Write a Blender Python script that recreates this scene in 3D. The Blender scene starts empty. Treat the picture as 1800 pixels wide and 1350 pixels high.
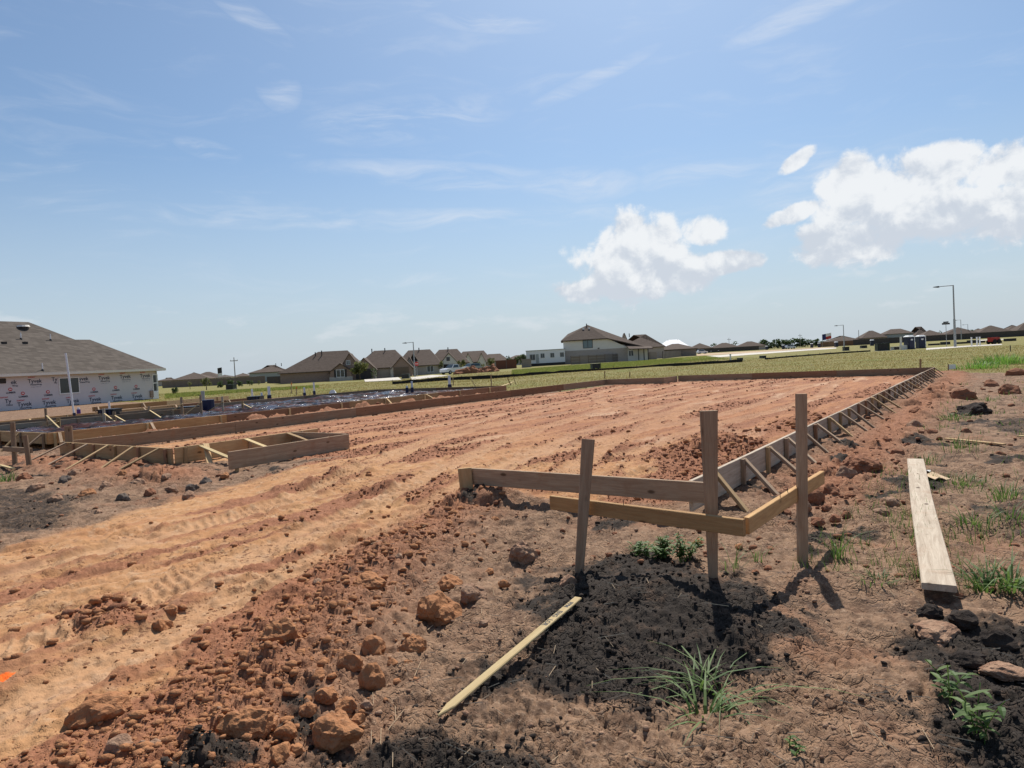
import bpy, bmesh, math, random
import numpy as np
from mathutils import Vector, Matrix, noise as mnoise
random.seed(7); RNG=np.random.default_rng(11)
scene=bpy.context.scene; COL=scene.collection
# ------------------------------------------------------------------ camera
F_PX=1200.; PITCH=math.radians(1.95); ROLL=math.radians(3.15); CAMZ=1.6
fw=np.array([0,math.cos(PITCH),-math.sin(PITCH)]); r0=np.array([1.,0,0]); u0=np.array([0,math.sin(PITCH),math.cos(PITCH)])
rt=r0*math.cos(ROLL)-u0*math.sin(ROLL); up=u0*math.cos(ROLL)+r0*math.sin(ROLL); CAM=np.array([0,0,CAMZ])
cd=bpy.data.cameras.new('camera'); cam=bpy.data.objects.new('camera',cd); COL.objects.link(cam)
cd.sensor_width=36; cd.lens=24; cd.clip_start=.05; cd.clip_end=8000
cam.matrix_world=Matrix(((rt[0],up[0],-fw[0],0),(rt[1],up[1],-fw[1],0),(rt[2],up[2],-fw[2],CAMZ),(0,0,0,1)))
scene.camera=cam
scene.view_settings.view_transform='Standard'; scene.view_settings.look='None'
scene.view_settings.exposure=0.2; scene.view_settings.gamma=1
def ray(x,y): return fw+rt*(x-900)/F_PX+up*(675-y)/F_PX
def P(x,y,z=0.):
    d=ray(x,y); return CAM+d*((z-CAMZ)/d[2])
def D(x,y,Y):
    d=ray(x,y); return CAM+d*(Y/d[1])
# ------------------------------------------------------------------ sun + sky
SUN_EL=math.radians(52.5); SUN_AZ=math.radians(13.5)      # azimuth measured from +Y towards +X
sd=bpy.data.lights.new('sun','SUN'); sun=bpy.data.objects.new('sun',sd); COL.objects.link(sun)
sd.energy=5.0; sd.angle=math.radians(.53); sd.color=(1,.955,.89)
sdir=Vector((math.sin(SUN_AZ)*math.cos(SUN_EL),math.cos(SUN_AZ)*math.cos(SUN_EL),math.sin(SUN_EL)))
sun.rotation_euler=sdir.to_track_quat('Z','Y').to_euler(); sun.location=(20,-10,40)
W=bpy.data.worlds.new('World'); scene.world=W; W.use_nodes=True
nt=W.node_tree; nt.nodes.clear()
class NB:
    """tiny node-graph writer"""
    def __init__(s,t): s.t=t
    def n(s,typ,**k):
        o=s.t.nodes.new(typ)
        for a,b in k.items(): setattr(o,a,b)
        return o
    def put(s,sock,v):
        if isinstance(v,bpy.types.NodeSocket): s.t.links.new(v,sock)
        elif v is not None: sock.default_value=v
    def m(s,op,a,b=None,c=None,clamp=False):
        o=s.n('ShaderNodeMath',operation=op,use_clamp=clamp); s.put(o.inputs[0],a); s.put(o.inputs[1],b)
        if c is not None: s.put(o.inputs[2],c)
        return o.outputs[0]
    def ss(s,x,a,b):
        o=s.n('ShaderNodeMapRange',interpolation_type='SMOOTHSTEP'); s.put(o.inputs[0],x); s.put(o.inputs[1],a); s.put(o.inputs[2],b); return o.outputs[0]
    def mix(s,f,a,b,bl='MIX'):
        o=s.n('ShaderNodeMix',data_type='RGBA',blend_type=bl); s.put(o.inputs[0],f)
        for i,v in ((6,a),(7,b)):
            if isinstance(v,tuple) and len(v)==3: v=(*v,1)
            s.put(o.inputs[i],v)
        return o.outputs[2]
    def noise(s,vec,scale,detail=4,rough=.5,dist=0.,dim='3D'):
        o=s.n('ShaderNodeTexNoise',noise_dimensions=dim); s.put(o.inputs['Vector'],vec); s.put(o.inputs['Scale'],scale); s.put(o.inputs['Detail'],detail); s.put(o.inputs['Roughness'],rough); s.put(o.inputs['Distortion'],dist); return o.outputs[0]
    def xyz(s,x,y,z):
        o=s.n('ShaderNodeCombineXYZ'); s.put(o.inputs[0],x); s.put(o.inputs[1],y); s.put(o.inputs[2],z); return o.outputs[0]
g=NB(nt)
sky=g.n('ShaderNodeTexSky',sky_type='NISHITA',sun_disc=False,sun_elevation=SUN_EL,sun_rotation=SUN_AZ,altitude=20,air_density=1.0,dust_density=1.2,ozone_density=2.2)
tc=g.n('ShaderNodeTexCoord'); sep=g.n('ShaderNodeSeparateXYZ'); nt.links.new(tc.outputs['Generated'],sep.inputs[0])
az=g.m('ARCTAN2',sep.outputs[0],sep.outputs[1]); el=g.m('ARCSINE',sep.outputs[2])
def azel(x,y):
    d=ray(x,y); d=d/np.linalg.norm(d); return math.atan2(d[0],d[1]),math.asin(d[2])
ae=g.xyz(az,el,0.)
def ell(cx,cy,w,h,rot=0.,A=az,E=el):
    a,e=azel(cx,cy); da=g.m('SUBTRACT',A,a); de=g.m('SUBTRACT',E,e); c,s_=math.cos(rot),math.sin(rot)
    x=g.m('ADD',g.m('MULTIPLY',da,c),g.m('MULTIPLY',de,s_)); y=g.m('SUBTRACT',g.m('MULTIPLY',de,c),g.m('MULTIPLY',da,s_))
    x=g.m('DIVIDE',x,w/F_PX); y=g.m('DIVIDE',y,h/F_PX)
    return g.m('SUBTRACT',1.,g.m('ADD',g.m('MULTIPLY',x,x),g.m('MULTIPLY',y,y)))
def maxall(l):
    o=l[0]
    for k in l[1:]: o=g.m('MAXIMUM',o,k)
    return o
# cumulus: lumps of cloud placed by direction, edges broken by noise, plus small scattered ones low down all round
cum=maxall([ell(1120,455,120,85),ell(1115,415,55,42),ell(1190,475,75,45),ell(1090,505,130,26),ell(1235,405,45,32),ell(1265,462,70,22),
            ell(1560,350,105,72),ell(1500,425,110,42),ell(1660,385,120,45),ell(1500,318,60,45),ell(1650,290,85,34),ell(1780,370,130,52),ell(1775,290,70,38),
            ell(1400,283,38,14,.5),ell(1385,380,55,16,.3),ell(1900,330,120,60)])
cum=g.m('MAXIMUM',cum,-2.5)
n1=g.noise(ae,20.,10,.6,.2); n2=g.noise(g.xyz(g.m('ADD',az,.005),g.m('ADD',el,.016),0.),20.,5,.55,.2)
low=g.m('MULTIPLY',g.ss(el,.005,.05),g.m('SUBTRACT',1.,g.ss(el,.07,.19)))
n3=g.noise(g.xyz(g.m('MULTIPLY',az,5.5),g.m('MULTIPLY',el,17.),3.),1.6,8,.6)
dens=g.m('ADD',g.m('MULTIPLY',cum,.92),g.m('MULTIPLY',g.m('SUBTRACT',n1,.52),2.5))
cmask=g.ss(dens,-.04,.45)
small=g.m('MULTIPLY',g.ss(g.m('MULTIPLY',n3,low),.54,.68),.4)
# cirrus streaks
warp=g.noise(ae,5.,3,.5)
cv=g.xyz(g.m('MULTIPLY',az,3.2),g.m('ADD',g.m('MULTIPLY',el,17.),g.m('MULTIPLY',warp,1.3)),7.)
n4=g.noise(cv,1.9,9,.62,.5)
cir=maxall([ell(720,212,190,40,.08),ell(750,308,230,26,-.06),ell(1020,325,110,32,-.05),ell(368,264,55,16,-.2),ell(700,388,620,22,-.02),ell(490,155,40,35,-.6),
            ell(1040,140,130,14,.3),ell(1240,310,120,26,0),ell(440,30,90,18,-.5),ell(860,40,120,16,-.1),ell(720,492,90,14,.02),ell(1430,15,150,20,.2),ell(1400,320,90,60)])
cir=g.m('MAXIMUM',cir,0.)
gen=g.m('MULTIPLY',g.ss(n4,.5,.85),.22)
cstr=g.m('MULTIPLY',g.m('MULTIPLY',g.ss(n4,.38,.72),g.m('POWER',cir,.7)),.52)
cirm=g.m('MAXIMUM',gen,cstr)
grade=g.mix(1.,sky.outputs[0],(.93,1.12,1.24),'MULTIPLY')
haze_f=g.m('MAXIMUM',g.m('MULTIPLY',g.m('SUBTRACT',1.,g.ss(el,-.08,.36)),.92),.07)
base=g.mix(haze_f,grade,(6.5,7.4,8.4))
c1=g.mix(cirm,base,(9.,9.5,10.3))
c2=g.mix(small,c1,(8.6,9.1,9.6))
hg1=g.ss(el,azel(1110,530)[1],azel(1120,420)[1]); hg2=g.ss(el,azel(1560,465)[1],azel(1560,330)[1]); right_=g.ss(az,.30,.36)
hgt=g.m('ADD',g.m('MULTIPLY',hg1,g.m('SUBTRACT',1.,right_)),g.m('MULTIPLY',hg2,right_))
lit=g.ss(g.m('ADD',g.m('MULTIPLY',g.m('SUBTRACT',n1,n2),2.6),g.m('ADD',.2,g.m('MULTIPLY',hgt,.55))),.15,.9)
ccol=g.mix(lit,(7.2,7.8,8.7),(10.4,10.6,10.8))
c3=g.mix(g.m('MULTIPLY',cmask,.93),c2,ccol)
bg=g.n('ShaderNodeBackground'); nt.links.new(c3,bg.inputs[0]); bg.inputs[1].default_value=.075
out=g.n('ShaderNodeOutputWorld'); nt.links.new(bg.outputs[0],out.inputs[0])
# ------------------------------------------------------------------ materials
MATS={}
def material(name,build):
    if name in MATS: return MATS[name]
    m=bpy.data.materials.new(name); m.use_nodes=True; t=m.node_tree
    b=t.nodes['Principled BSDF']; build(NB(t),b); MATS[name]=m; return m
def plain(name,col,rough=.8,var=.15,scale=8.,metal=0.,bump=0.,spec=.3):
    def f(g,b):
        tc=g.n('ShaderNodeTexCoord'); n=g.noise(tc.outputs['Object'],scale,5,.6)
        c=g.mix(n,tuple(k*(1-var) for k in col),tuple(min(1,k*(1+var)) for k in col)); g.put(b.inputs['Base Color'],c)
        b.inputs['Roughness'].default_value=rough; b.inputs['Metallic'].default_value=metal; b.inputs['Specular IOR Level'].default_value=spec
        if bump:
            bp=g.n('ShaderNodeBump'); bp.inputs['Distance'].default_value=bump; g.put(bp.inputs['Height'],n); g.put(b.inputs['Normal'],bp.outputs[0])
    return material(name,f)
def wood(name,c1,c2,dirt=.0):
    def f(g,b):
        tc=g.n('ShaderNodeTexCoord'); oi=g.n('ShaderNodeObjectInfo'); s=g.n('ShaderNodeSeparateXYZ'); g.put(s.inputs[0],tc.outputs['Object'])
        rnd=g.m('MULTIPLY',oi.outputs['Random'],37.)
        v=g.xyz(g.m('MULTIPLY',s.outputs[0],1.2),g.m('ADD',g.m('MULTIPLY',s.outputs[1],16.),rnd),g.m('ADD',g.m('MULTIPLY',s.outputs[2],16.),rnd))
        n=g.noise(v,1.6,6,.65,1.2); fine=g.noise(v,9.,4,.6)
        knot=g.n('ShaderNodeTexVoronoi'); g.put(knot.inputs['Vector'],g.xyz(g.m('MULTIPLY',s.outputs[0],2.6),g.m('ADD',g.m('MULTIPLY',s.outputs[1],6.),rnd),g.m('ADD',g.m('MULTIPLY',s.outputs[2],6.),rnd))); knot.inputs['Scale'].default_value=1.
        kf=g.m('SUBTRACT',1.,g.ss(knot.outputs[0],.06,.15))
        c=g.mix(g.ss(n,.3,.72),c1,c2); c=g.mix(g.m('MULTIPLY',fine,.45),c,tuple(k*.55 for k in c1))
        c=g.mix(g.m('MULTIPLY',kf,.8),c,(.055,.03,.016))
        tone=g.m('ADD',.72,g.m('MULTIPLY',oi.outputs['Random'],.5)); c=g.mix(1.,c,g.xyz(tone,tone,tone),'MULTIPLY')
        blot=g.noise(tc.outputs['Object'],4.,5,.65); c=g.mix(g.m('MULTIPLY',g.ss(blot,.5,.75),dirt),c,(.30,.15,.075))
        g.put(b.inputs['Base Color'],c); b.inputs['Roughness'].default_value=.85; b.inputs['Specular IOR Level'].default_value=.2
        bp=g.n('ShaderNodeBump'); bp.inputs['Distance'].default_value=.003; g.put(bp.inputs['Height'],g.m('ADD',n,fine)); g.put(b.inputs['Normal'],bp.outputs[0])
    return material(name,f)
M_OLD=wood('weathered_wood',(.31,.205,.13),(.45,.33,.22),.5)
M_GREY=wood('grey_wood',(.38,.30,.22),(.56,.47,.36),.3)
M_NEW=wood('new_pine',(.42,.235,.10),(.57,.36,.165),.25)
M_MID=wood('tan_wood',(.42,.27,.13),(.56,.39,.21),.4)
M_PALE=wood('pale_pine',(.62,.45,.22),(.75,.58,.32),.05)
M_RED=wood('redwood_board',(.27,.145,.08),(.38,.22,.13),.5)
def shingle(name,c1,c2):
    def f(g,b):
        tc=g.n('ShaderNodeTexCoord'); br=g.n('ShaderNodeTexBrick'); br.offset=.5
        s=g.n('ShaderNodeSeparateXYZ'); g.put(s.inputs[0],tc.outputs['Object'])
        g.put(br.inputs['Vector'],g.xyz(g.m('ADD',s.outputs[0],g.m('MULTIPLY',s.outputs[1],.9)),g.m('MULTIPLY',s.outputs[2],2.),0.)); br.inputs['Scale'].default_value=1.
        br.inputs['Brick Width'].default_value=.5; br.inputs['Row Height'].default_value=.26; br.inputs['Mortar Size'].default_value=.012
        br.inputs['Color1'].default_value=(*c1,1); br.inputs['Color2'].default_value=(*c2,1); br.inputs['Mortar'].default_value=(*[k*.6 for k in c1],1)
        n=g.noise(tc.outputs['Object'],2.2,6,.7); c=g.mix(g.m('MULTIPLY',n,.5),br.outputs[0],c2)
        g.put(b.inputs['Base Color'],c); b.inputs['Roughness'].default_value=.95; b.inputs['Specular IOR Level'].default_value=.15
    return material(name,f)
M_SH=shingle('shingles_grey_brown',(.068,.055,.045),(.135,.112,.093))
M_SHB=shingle('shingles_brown',(.085,.062,.048),(.13,.098,.078))
def brick(name,c1,c2,mort):
    def f(g,b):
        tc=g.n('ShaderNodeTexCoord'); s=g.n('ShaderNodeSeparateXYZ'); g.put(s.inputs[0],tc.outputs['Object']); br=g.n('ShaderNodeTexBrick')
        g.put(br.inputs['Vector'],g.xyz(g.m('ADD',s.outputs[0],s.outputs[1]),s.outputs[2],0.)); br.inputs['Scale'].default_value=1.; br.inputs['Brick Width'].default_value=.24; br.inputs['Row Height'].default_value=.08; br.inputs['Mortar Size'].default_value=.008
        br.inputs['Color1'].default_value=(*c1,1); br.inputs['Color2'].default_value=(*c2,1); br.inputs['Mortar'].default_value=(*mort,1)
        g.put(b.inputs['Base Color'],br.outputs[0]); b.inputs['Roughness'].default_value=.9
    return material(name,f)
M_BRK=brick('brown_brick',(.23,.14,.10),(.31,.20,.15),(.33,.29,.25)); M_TANB=brick('tan_brick',(.40,.33,.27),(.50,.42,.35),(.45,.4,.35))
M_STONE=plain('pale_stone',(.48,.43,.37),.9,.3,3.); M_SIDING=plain('beige_siding',(.78,.73,.64),.8,.06,.8); M_GREYSID=plain('grey_siding',(.36,.38,.36),.8,.06,.8)
M_WHITE=plain('white_paint',(.78,.78,.76),.6,.05); M_DARK=plain('dark_trim',(.045,.04,.038),.7,.2); M_GARAGE=plain('garage_door',(.16,.115,.08),.7,.1)
M_GLASS=plain('window_glass',(.035,.05,.055),.12,.2,1.,0,0,.6); M_SKYGL=plain('pale_window_glass',(.12,.19,.2),.1,.2,1.,0,0,.7)
M_FENCE=plain('fence_boards',(.19,.145,.115),.9,.3,3.); M_FENCEG=plain('grey_fence_boards',(.24,.205,.175),.9,.3,2.); M_FENCEB=plain('dark_fence',(.085,.072,.064),.9,.3,2.)
M_STEEL=plain('galvanised_steel',(.36,.37,.37),.5,.1,4.,.6); M_CONC=plain('concrete',(.52,.47,.40),.9,.12,.5,0,.004); M_PVC=plain('pvc_pipe',(.74,.76,.78),.4,.05)
M_BLUE=plain('navy_plastic',(.018,.022,.06),.4,.2); M_PURP=plain('purple_tape',(.10,.04,.2),.5,.2); M_BLK=plain('black_plastic',(.014,.014,.016),.4,.3,6.)
M_GBOX=plain('dark_green_steel',(.025,.035,.025),.5,.2); M_REDP=plain('red_paint',(.45,.04,.03),.5,.1); M_ORANGE=plain('orange_tip',(.75,.2,.04),.7,.1)
M_WRAP=plain('house_wrap',(.60,.56,.57),.55,.05,1.5,0,.01); M_INK=plain('wrap_ink',(.045,.055,.085),.6,.1); M_INKR=plain('wrap_ink_red',(.55,.07,.08),.6,.1); M_INKG=plain('wrap_ink_grey',(.27,.27,.31),.6,.1)
M_TYRE=plain('tyre_rubber',(.02,.02,.02),.8,.2); M_CARW=plain('white_car_paint',(.75,.76,.77),.25,.03,2.,0,0,.6); M_CARD=plain('cardboard',(.62,.45,.28),.9,.1)
M_FELT=plain('white_roof_wrap',(.8,.8,.8),.7,.05)
def leafm(name,c1,c2):
    def f(g,b):
        oi=g.n('ShaderNodeNewGeometry'); g.put(b.inputs['Base Color'],g.mix(oi.outputs['Random Per Island'],c1,c2)); b.inputs['Roughness'].default_value=.6; b.inputs['Specular IOR Level'].default_value=.3
        tr=g.n('ShaderNodeBsdfTranslucent'); g.put(tr.inputs[0],g.mix(oi.outputs['Random Per Island'],tuple(k*1.4 for k in c1),tuple(k*1.5 for k in c2)))
        mx=g.n('ShaderNodeMixShader'); mx.inputs[0].default_value=.35; o=g.t.nodes['Material Output']
        g.put(mx.inputs[1],b.outputs[0]); g.put(mx.inputs[2],tr.outputs[0]); g.put(o.inputs[0],mx.outputs[0])
    return material(name,f)
M_WEED=leafm('weed_leaf',(.05,.105,.02),(.125,.19,.045)); M_DRY=leafm('field_grass',(.17,.145,.035),(.32,.24,.095)); M_LUSH=leafm('lush_grass',(.14,.175,.033),(.24,.25,.07))
M_BRIGHT=leafm('bright_clump_grass',(.09,.20,.03),(.19,.31,.06));M_TREE=leafm('tree_leaf',(.035,.06,.02),(.075,.105,.035)); M_TREEY=leafm('young_tree_leaf',(.08,.095,.03),(.14,.14,.05)); M_BARK=plain('bark',(.10,.075,.055),.9,.3)
# ------------------------------------------------------------------ numpy noise
def _h(ix,iy,s):
    a=(ix.astype(np.int64)*374761393+iy.astype(np.int64)*668265263+s*974634777)&0xffffffff
    a=((a^(a>>13))*1274126177)&0xffffffff; a=(a^(a>>16))&0xffffffff
    return a.astype(np.float64)/4294967295.
def vn(x,y,s=0):
    ix=np.floor(x);iy=np.floor(y);fx=x-ix;fy=y-iy;fx=fx*fx*fx*(fx*(fx*6-15)+10);fy=fy*fy*fy*(fy*(fy*6-15)+10)
    a=_h(ix,iy,s);b=_h(ix+1,iy,s);c=_h(ix,iy+1,s);d=_h(ix+1,iy+1,s)
    return (a+(b-a)*fx)*(1-fy)+(c+(d-c)*fx)*fy-.5
def fbm(x,y,s=0,o=4,g=.5):
    r=0;a=1.;f=1.
    for k in range(o): r=r+a*vn(x*f+k*17.3,y*f-k*9.1,s+k); a*=g; f*=2.03
    return r
def sub(f,k,*arrs):
    o=np.zeros_like(arrs[0]); i=np.nonzero(k)[0]
    if len(i): o[i]=f(*(q[i] for q in arrs))
    return o
def clods(x,y,sc,s,prob=.6):
    """rounded lumps of random radius: height in metres"""
    X=x/sc+.6*fbm(x/sc*1.9,y/sc*1.9,s+50,4,.6); Y=y/sc+.6*fbm(x/sc*1.9+9,y/sc*1.9,s+60,4,.6)
    ix=np.floor(X);iy=np.floor(Y);r=np.zeros_like(X)
    for a in(-1,0,1):
        for b in(-1,0,1):
            cx=ix+a;cy=iy+b;h1=_h(cx,cy,s);h2=_h(cx,cy,s+1);h3=_h(cx,cy,s+2);h4=_h(cx,cy,s+3)
            rad=np.where(h4<prob,.16+.42*h3*h3,0); d2=(X-cx-.2-.6*h1)**2+(Y-cy-.2-.6*h2)**2
            r=np.maximum(r,np.sqrt(np.maximum(rad*rad-d2,0)))
    return r*sc*.95
def voro_edge(x,y,sc,s):
    X=x/sc+.25*fbm(x/sc*2,y/sc*2,s+9,2);Y=y/sc+.25*fbm(x/sc*2+5,y/sc*2,s+19,2);ix=np.floor(X);iy=np.floor(Y);f1=np.full_like(X,9.);f2=f1.copy()
    for a in(-1,0,1):
        for b in(-1,0,1):
            cx=ix+a;cy=iy+b;d=np.hypot(X-cx-_h(cx,cy,s),Y-cy-_h(cx,cy,s+1)); f2=np.minimum(f2,np.maximum(f1,d)); f1=np.minimum(f1,d)
    return f2-f1
def sst(x,a,b):
    t=np.clip((x-a)/(b-a),0,1); return t*t*(3-2*t)
def sdpoly(x,y,pts):
    """signed distance, positive inside"""
    n=len(pts); d=np.full_like(x,1e9); ins=np.zeros(x.shape,bool)
    for i in range(n):
        ax,ay=pts[i];bx,by=pts[(i+1)%n];ex,ey=bx-ax,by-ay
        t=np.clip(((x-ax)*ex+(y-ay)*ey)/(ex*ex+ey*ey+1e-9),0,1); d=np.minimum(d,np.hypot(x-ax-t*ex,y-ay-t*ey))
        c=((ay<=y)&(by>y))|((by<=y)&(ay>y)); xi=ax+(y-ay)/(ey if abs(ey)>1e-9 else 1e-9)*ex; ins^=c&(x<xi)
    return np.where(ins,d,-d)
def pline(x,y,pts):
    d=np.full_like(x,1e9);s=np.zeros_like(x);side=np.zeros_like(x);L=0
    for i in range(len(pts)-1):
        ax,ay=pts[i];ex,ey=pts[i+1][0]-ax,pts[i+1][1]-ay;l=math.hypot(ex,ey)
        t=np.clip(((x-ax)*ex+(y-ay)*ey)/(l*l),0,1);dd=np.hypot(x-ax-t*ex,y-ay-t*ey);k=dd<d
        d=np.where(k,dd,d);s=np.where(k,L+t*l,s);side=np.where(k,np.sign((x-ax)*ey-(y-ay)*ex),side);L+=l
    return d,s,side
def smooth(pts,n=4):
    o=[];p=[pts[0]]+list(pts)+[pts[-1]]
    for i in range(1,len(p)-2):
        a,b,c,d=map(np.array,p[i-1:i+3])
        for k in range(n):
            t=k/n;o.append(.5*((2*b)+(c-a)*t+(2*a-5*b+4*c-d)*t*t+(3*b-a-3*c+d)*t**3))
    o.append(np.array(p[-2]));return o
G=lambda l:[tuple(P(*q)[:2]) for q in l]
# ------------------------------------------------------------------ site frame: u runs along the house, v across it
UV_O=P(1216,843,.4); Uv=np.array([.588,.809,0]);Vv=np.array([-.809,.588,0])
def uv(u,v,z=0.): q=UV_O+Uv*u+Vv*v; return np.array([q[0],q[1],z])
TRK_LINE=G([(250,1400),(400,1220),(520,1100),(640,1000),(745,920),(830,872)])
TRACK=TRK_LINE+[tuple(uv(0,2.5)[:2]),tuple(uv(.2,.2)[:2]),tuple(uv(26.2,.2)[:2]),tuple(uv(26.2,13.9)[:2]),tuple(uv(.3,13.9)[:2]),tuple(uv(.3,9.6)[:2])]+G([(600,815),(430,850),(300,880),(160,925),(0,975)])+[(-9,5.5),(-9,0),(-3,0)]
BLACKS=[G([(960,1010),(1040,985),(1130,975),(1200,1000),(1330,1040),(1420,1120),(1340,1180),(1240,1215),(1130,1235),(980,1215),(880,1200),(930,1110)]),
        G([(590,1380),(640,1300),(760,1265),(880,1290),(930,1350),(900,1420)]),
        G([(1590,1095),(1680,1060),(1800,1110),(1900,1200),(1900,1400),(1640,1400),(1610,1230)]),
        G([(-60,860),(60,860),(170,880),(120,925),(-60,965)]), G([(1740,740),(1830,730),(1830,780),(1770,790)]),G([(1735,885),(1840,860),(1840,965),(1755,945)]),G([(1690,905),(1740,895),(1745,925),(1700,935)])]
MOUNDC=P(1130,1070)[:2]
TRACKS=[(smooth(G(l)),w,lug) for l,w,lug in (
 ([(-300,1440),(-80,1300),(110,1205),(330,1095),(560,985),(700,922),(830,860),(960,800),(1080,752),(1200,712),(1330,688)],.26,0.),
 ([(-160,1200),(110,1112),(330,1022),(560,930),(700,872),(860,800),(1000,747),(1130,707),(1250,682)],.24,.11),
 ([(-100,1050),(250,950),(480,890),(640,835),(780,785),(900,745),(1040,707),(1150,690)],.24,.1),
 ([(540,872),(690,812),(850,748),(960,717),(1060,695)],.22,.1),
 ([(960,872),(1040,815),(1110,772),(1190,737),(1290,705),(1420,680)],.24,.1))]
for k_,(v0,v1,lg) in enumerate(((1.9,2.6,.11),(3.3,3.0,0.),(4.4,5.2,.12),(5.9,6.6,.12),(7.3,6.4,0.),(8.6,9.8,.12),(10.4,9.2,.12),(12.,11.6,0.))):
    TRACKS.append(([np.array(uv(u_,v0+(v1-v0)*(u_-3)/22+.35*math.sin(u_*.35+k_))[:2]) for u_ in np.linspace(3+k_%3,25.3,9)],.23,lg))
TRACKS.append(([np.array(uv(*q)[:2]) for q in ((6,1.5),(9,4.5),(13,8),(18,11),(24,12.8))],.25,.12))
def far_drop(x,y): return -.75*sst(y,45,150)*sst(-x,-12,35)-.35*sst(y,150,260)*sst(-x,-12,35)
def zones(x,y):
    w=fbm(x*1.3,y*1.3,3,4)*.5; w2=fbm(x*4,y*4,5,3)*.14
    q0=x-UV_O[0];q1=y-UV_O[1];U=q0*Uv[0]+q1*Uv[1];V=q0*Vv[0]+q1*Vv[1]
    z={'U':U,'V':V}
    z['trk']=sst(sdpoly(x,y,TRACK)+w*.35+w2,-.1,.16)
    bl=np.zeros_like(x)
    for i_,p in enumerate(BLACKS): bl=np.maximum(bl,sst(sdpoly(x,y,p)+w*.5+w2*2.5,-.22,.3)*(.62 if i_>2 else 1.))
    r=np.hypot(x,y); spots=sst(fbm(x*1.6,y*1.6,77,4),.34,.55)*sst(r,2,3)*(1-sst(r,14,22))*(1-z['trk'])*.8
    z['blk']=np.clip(np.maximum(bl,spots)*(1-z['trk']),0,1)
    gr=np.maximum(sst(U+w*3,28.2,29.8),sst(U+w*3,19.,21.)*sst(V,31,33)); gr=np.maximum(gr,sst(U+w*2,21.6,22.6)*sst(V,14.6,15.6)); gr=np.maximum(gr,sst(-V+w*5-.14*U,7.5,9.))
    z['grs']=gr
    dl,s_,side=pline(x,y,TRK_LINE)
    z['chn']=np.exp(-((dl+np.where(side>0,-.05,.0))/.55)**2)
    return z
def height(x,y,fine=True,full=False):
    z=zones(x,y);U,V=z['U'],z['V'];trk=z['trk'];gr=z['grs'];r=np.hypot(x,y)
    near=1-sst(r,35,60)
    h=far_drop(x,y)+fbm(x*.12,y*.12,1,3)*.08*(1-sst(r,60,120))
    pad=sst(U,-1.2,1.)*(1-sst(U,26.2,27.4))*sst(V,-.9,.1)*(1-sst(V,13.9,14.4))
    h+=.10*pad
    gap=sst(V,14.1,14.9)*(1-sst(V,16.5,17.15))*sst(U,.2,2)*(1-sst(U,18,22)); h+=.2*gap
    h+=.10*sst(V,26.5,27.5)*(1-sst(V,34,38))*sst(U,0,4)
    md=np.hypot((x-MOUNDC[0])/.72,(y-MOUNDC[1])/.62); h+=.15*np.exp(-md**2*1.1)
    rough=(1-trk)*(1-gr); chn=z['chn']*(1-trk*.6)
    h+=.085*chn*(1-.6*sst(y,5.2,6.6))*(1+1.2*fbm(x*1.1,y*1.1,8,3))*near
    hp=P(900,880)[:2]; h+=.05*np.exp(-(((x-hp[0])/.8)**2+((y-hp[1])/.45)**2))
    pile=np.exp(-(((U-3.9)/.9)**2+((V-1.15)/.55)**2)); pile2=np.exp(-(((U-7.5)/1.8)**2+((V-.9)/.4)**2)); h+=.17*pile+.09*pile2
    gb=np.exp(-((U+.55)/.6)**2)*sst(V,6.9,8.4)*(1-sst(V,15,17)); h+=.10*gb;hq=P(185,1085);pile3=np.exp(-(((x-hq[0])*.8+(y-hq[1])*.6)/.16)**2-(((x-hq[0])*.6-(y-hq[1])*.8)/.34)**2); h+=.05*pile3
    bank=np.exp(-((V+.75)/.5)**2)*sst(U,0,2)*(1-sst(U,27,29)); h+=.04*bank
    fb=np.exp(-((U-27.6)/.7)**2)*sst(V,-2,0)*(1-sst(V,15,18)); h+=.16*fb
    heap=np.exp(-((U-13)/9)**2)*sst(-V,4.5,7); h+=.18*heap*(1-gr)
    tlug=np.zeros_like(x); tmask=np.zeros_like(x); tber_shade=np.zeros_like(x)
    for pts,w,lug in TRACKS:
        pa_=np.array(pts);k=np.nonzero((x>pa_[:,0].min()-.9)&(x<pa_[:,0].max()+.9)&(y>pa_[:,1].min()-.9)&(y<pa_[:,1].max()+.9)&(r<45))[0]
        if not len(k): continue
        xk,yk=x[k],y[k]; d,s,side=pline(xk,yk,pts); k2=d<.9; k=k[k2];xk,yk,d,s,side=xk[k2],yk[k2],d[k2],s[k2],side[k2]
        if not len(k): continue
        d=d+fbm(xk*2,yk*2,31,2)*.06
        m=1-sst(d,w*.75,w); ber=np.exp(-((d-w*1.15)/.09)**2); fd=1-.7*sst(r[k],8,15)
        h[k]+=(-.03*m+.042*ber*(.6+1.5*fbm(xk*3,yk*3,33,3)))*fd; tmask[k]=np.maximum(tmask[k],m); tber_shade[k]=np.maximum(tber_shade[k],np.exp(-((d-w*1.1)/.12)**2)*sst(fbm(xk*1.1,yk*1.1,38,3),-.22,.1))
        if lug:
            ph=np.sin((s+side*d*.55)*2*math.pi/lug+fbm(xk*2,yk*2,35,2)*1.5); tlug[k]+=m*sst(ph,.1,.6)*.02*sst(fbm(xk*.9,yk*.9,36,2)+.25,0,.2)
    h+=tlug*near
    e1=sub(lambda p,q:voro_edge(p+.6*q,q*1.3,.5,220),r<24,x,y);plate=trk*(1-tmask)*sst(fbm(x*.9,y*.9,225,3),-.05,.15)*near*(1-sst(r,14,24))
    h+=fbm(x*14,y*14,226,4,.7)*.012*trk*near*(1-sst(r,16,30))-.012*plate*(1-sst(e1,0,.06))
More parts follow.
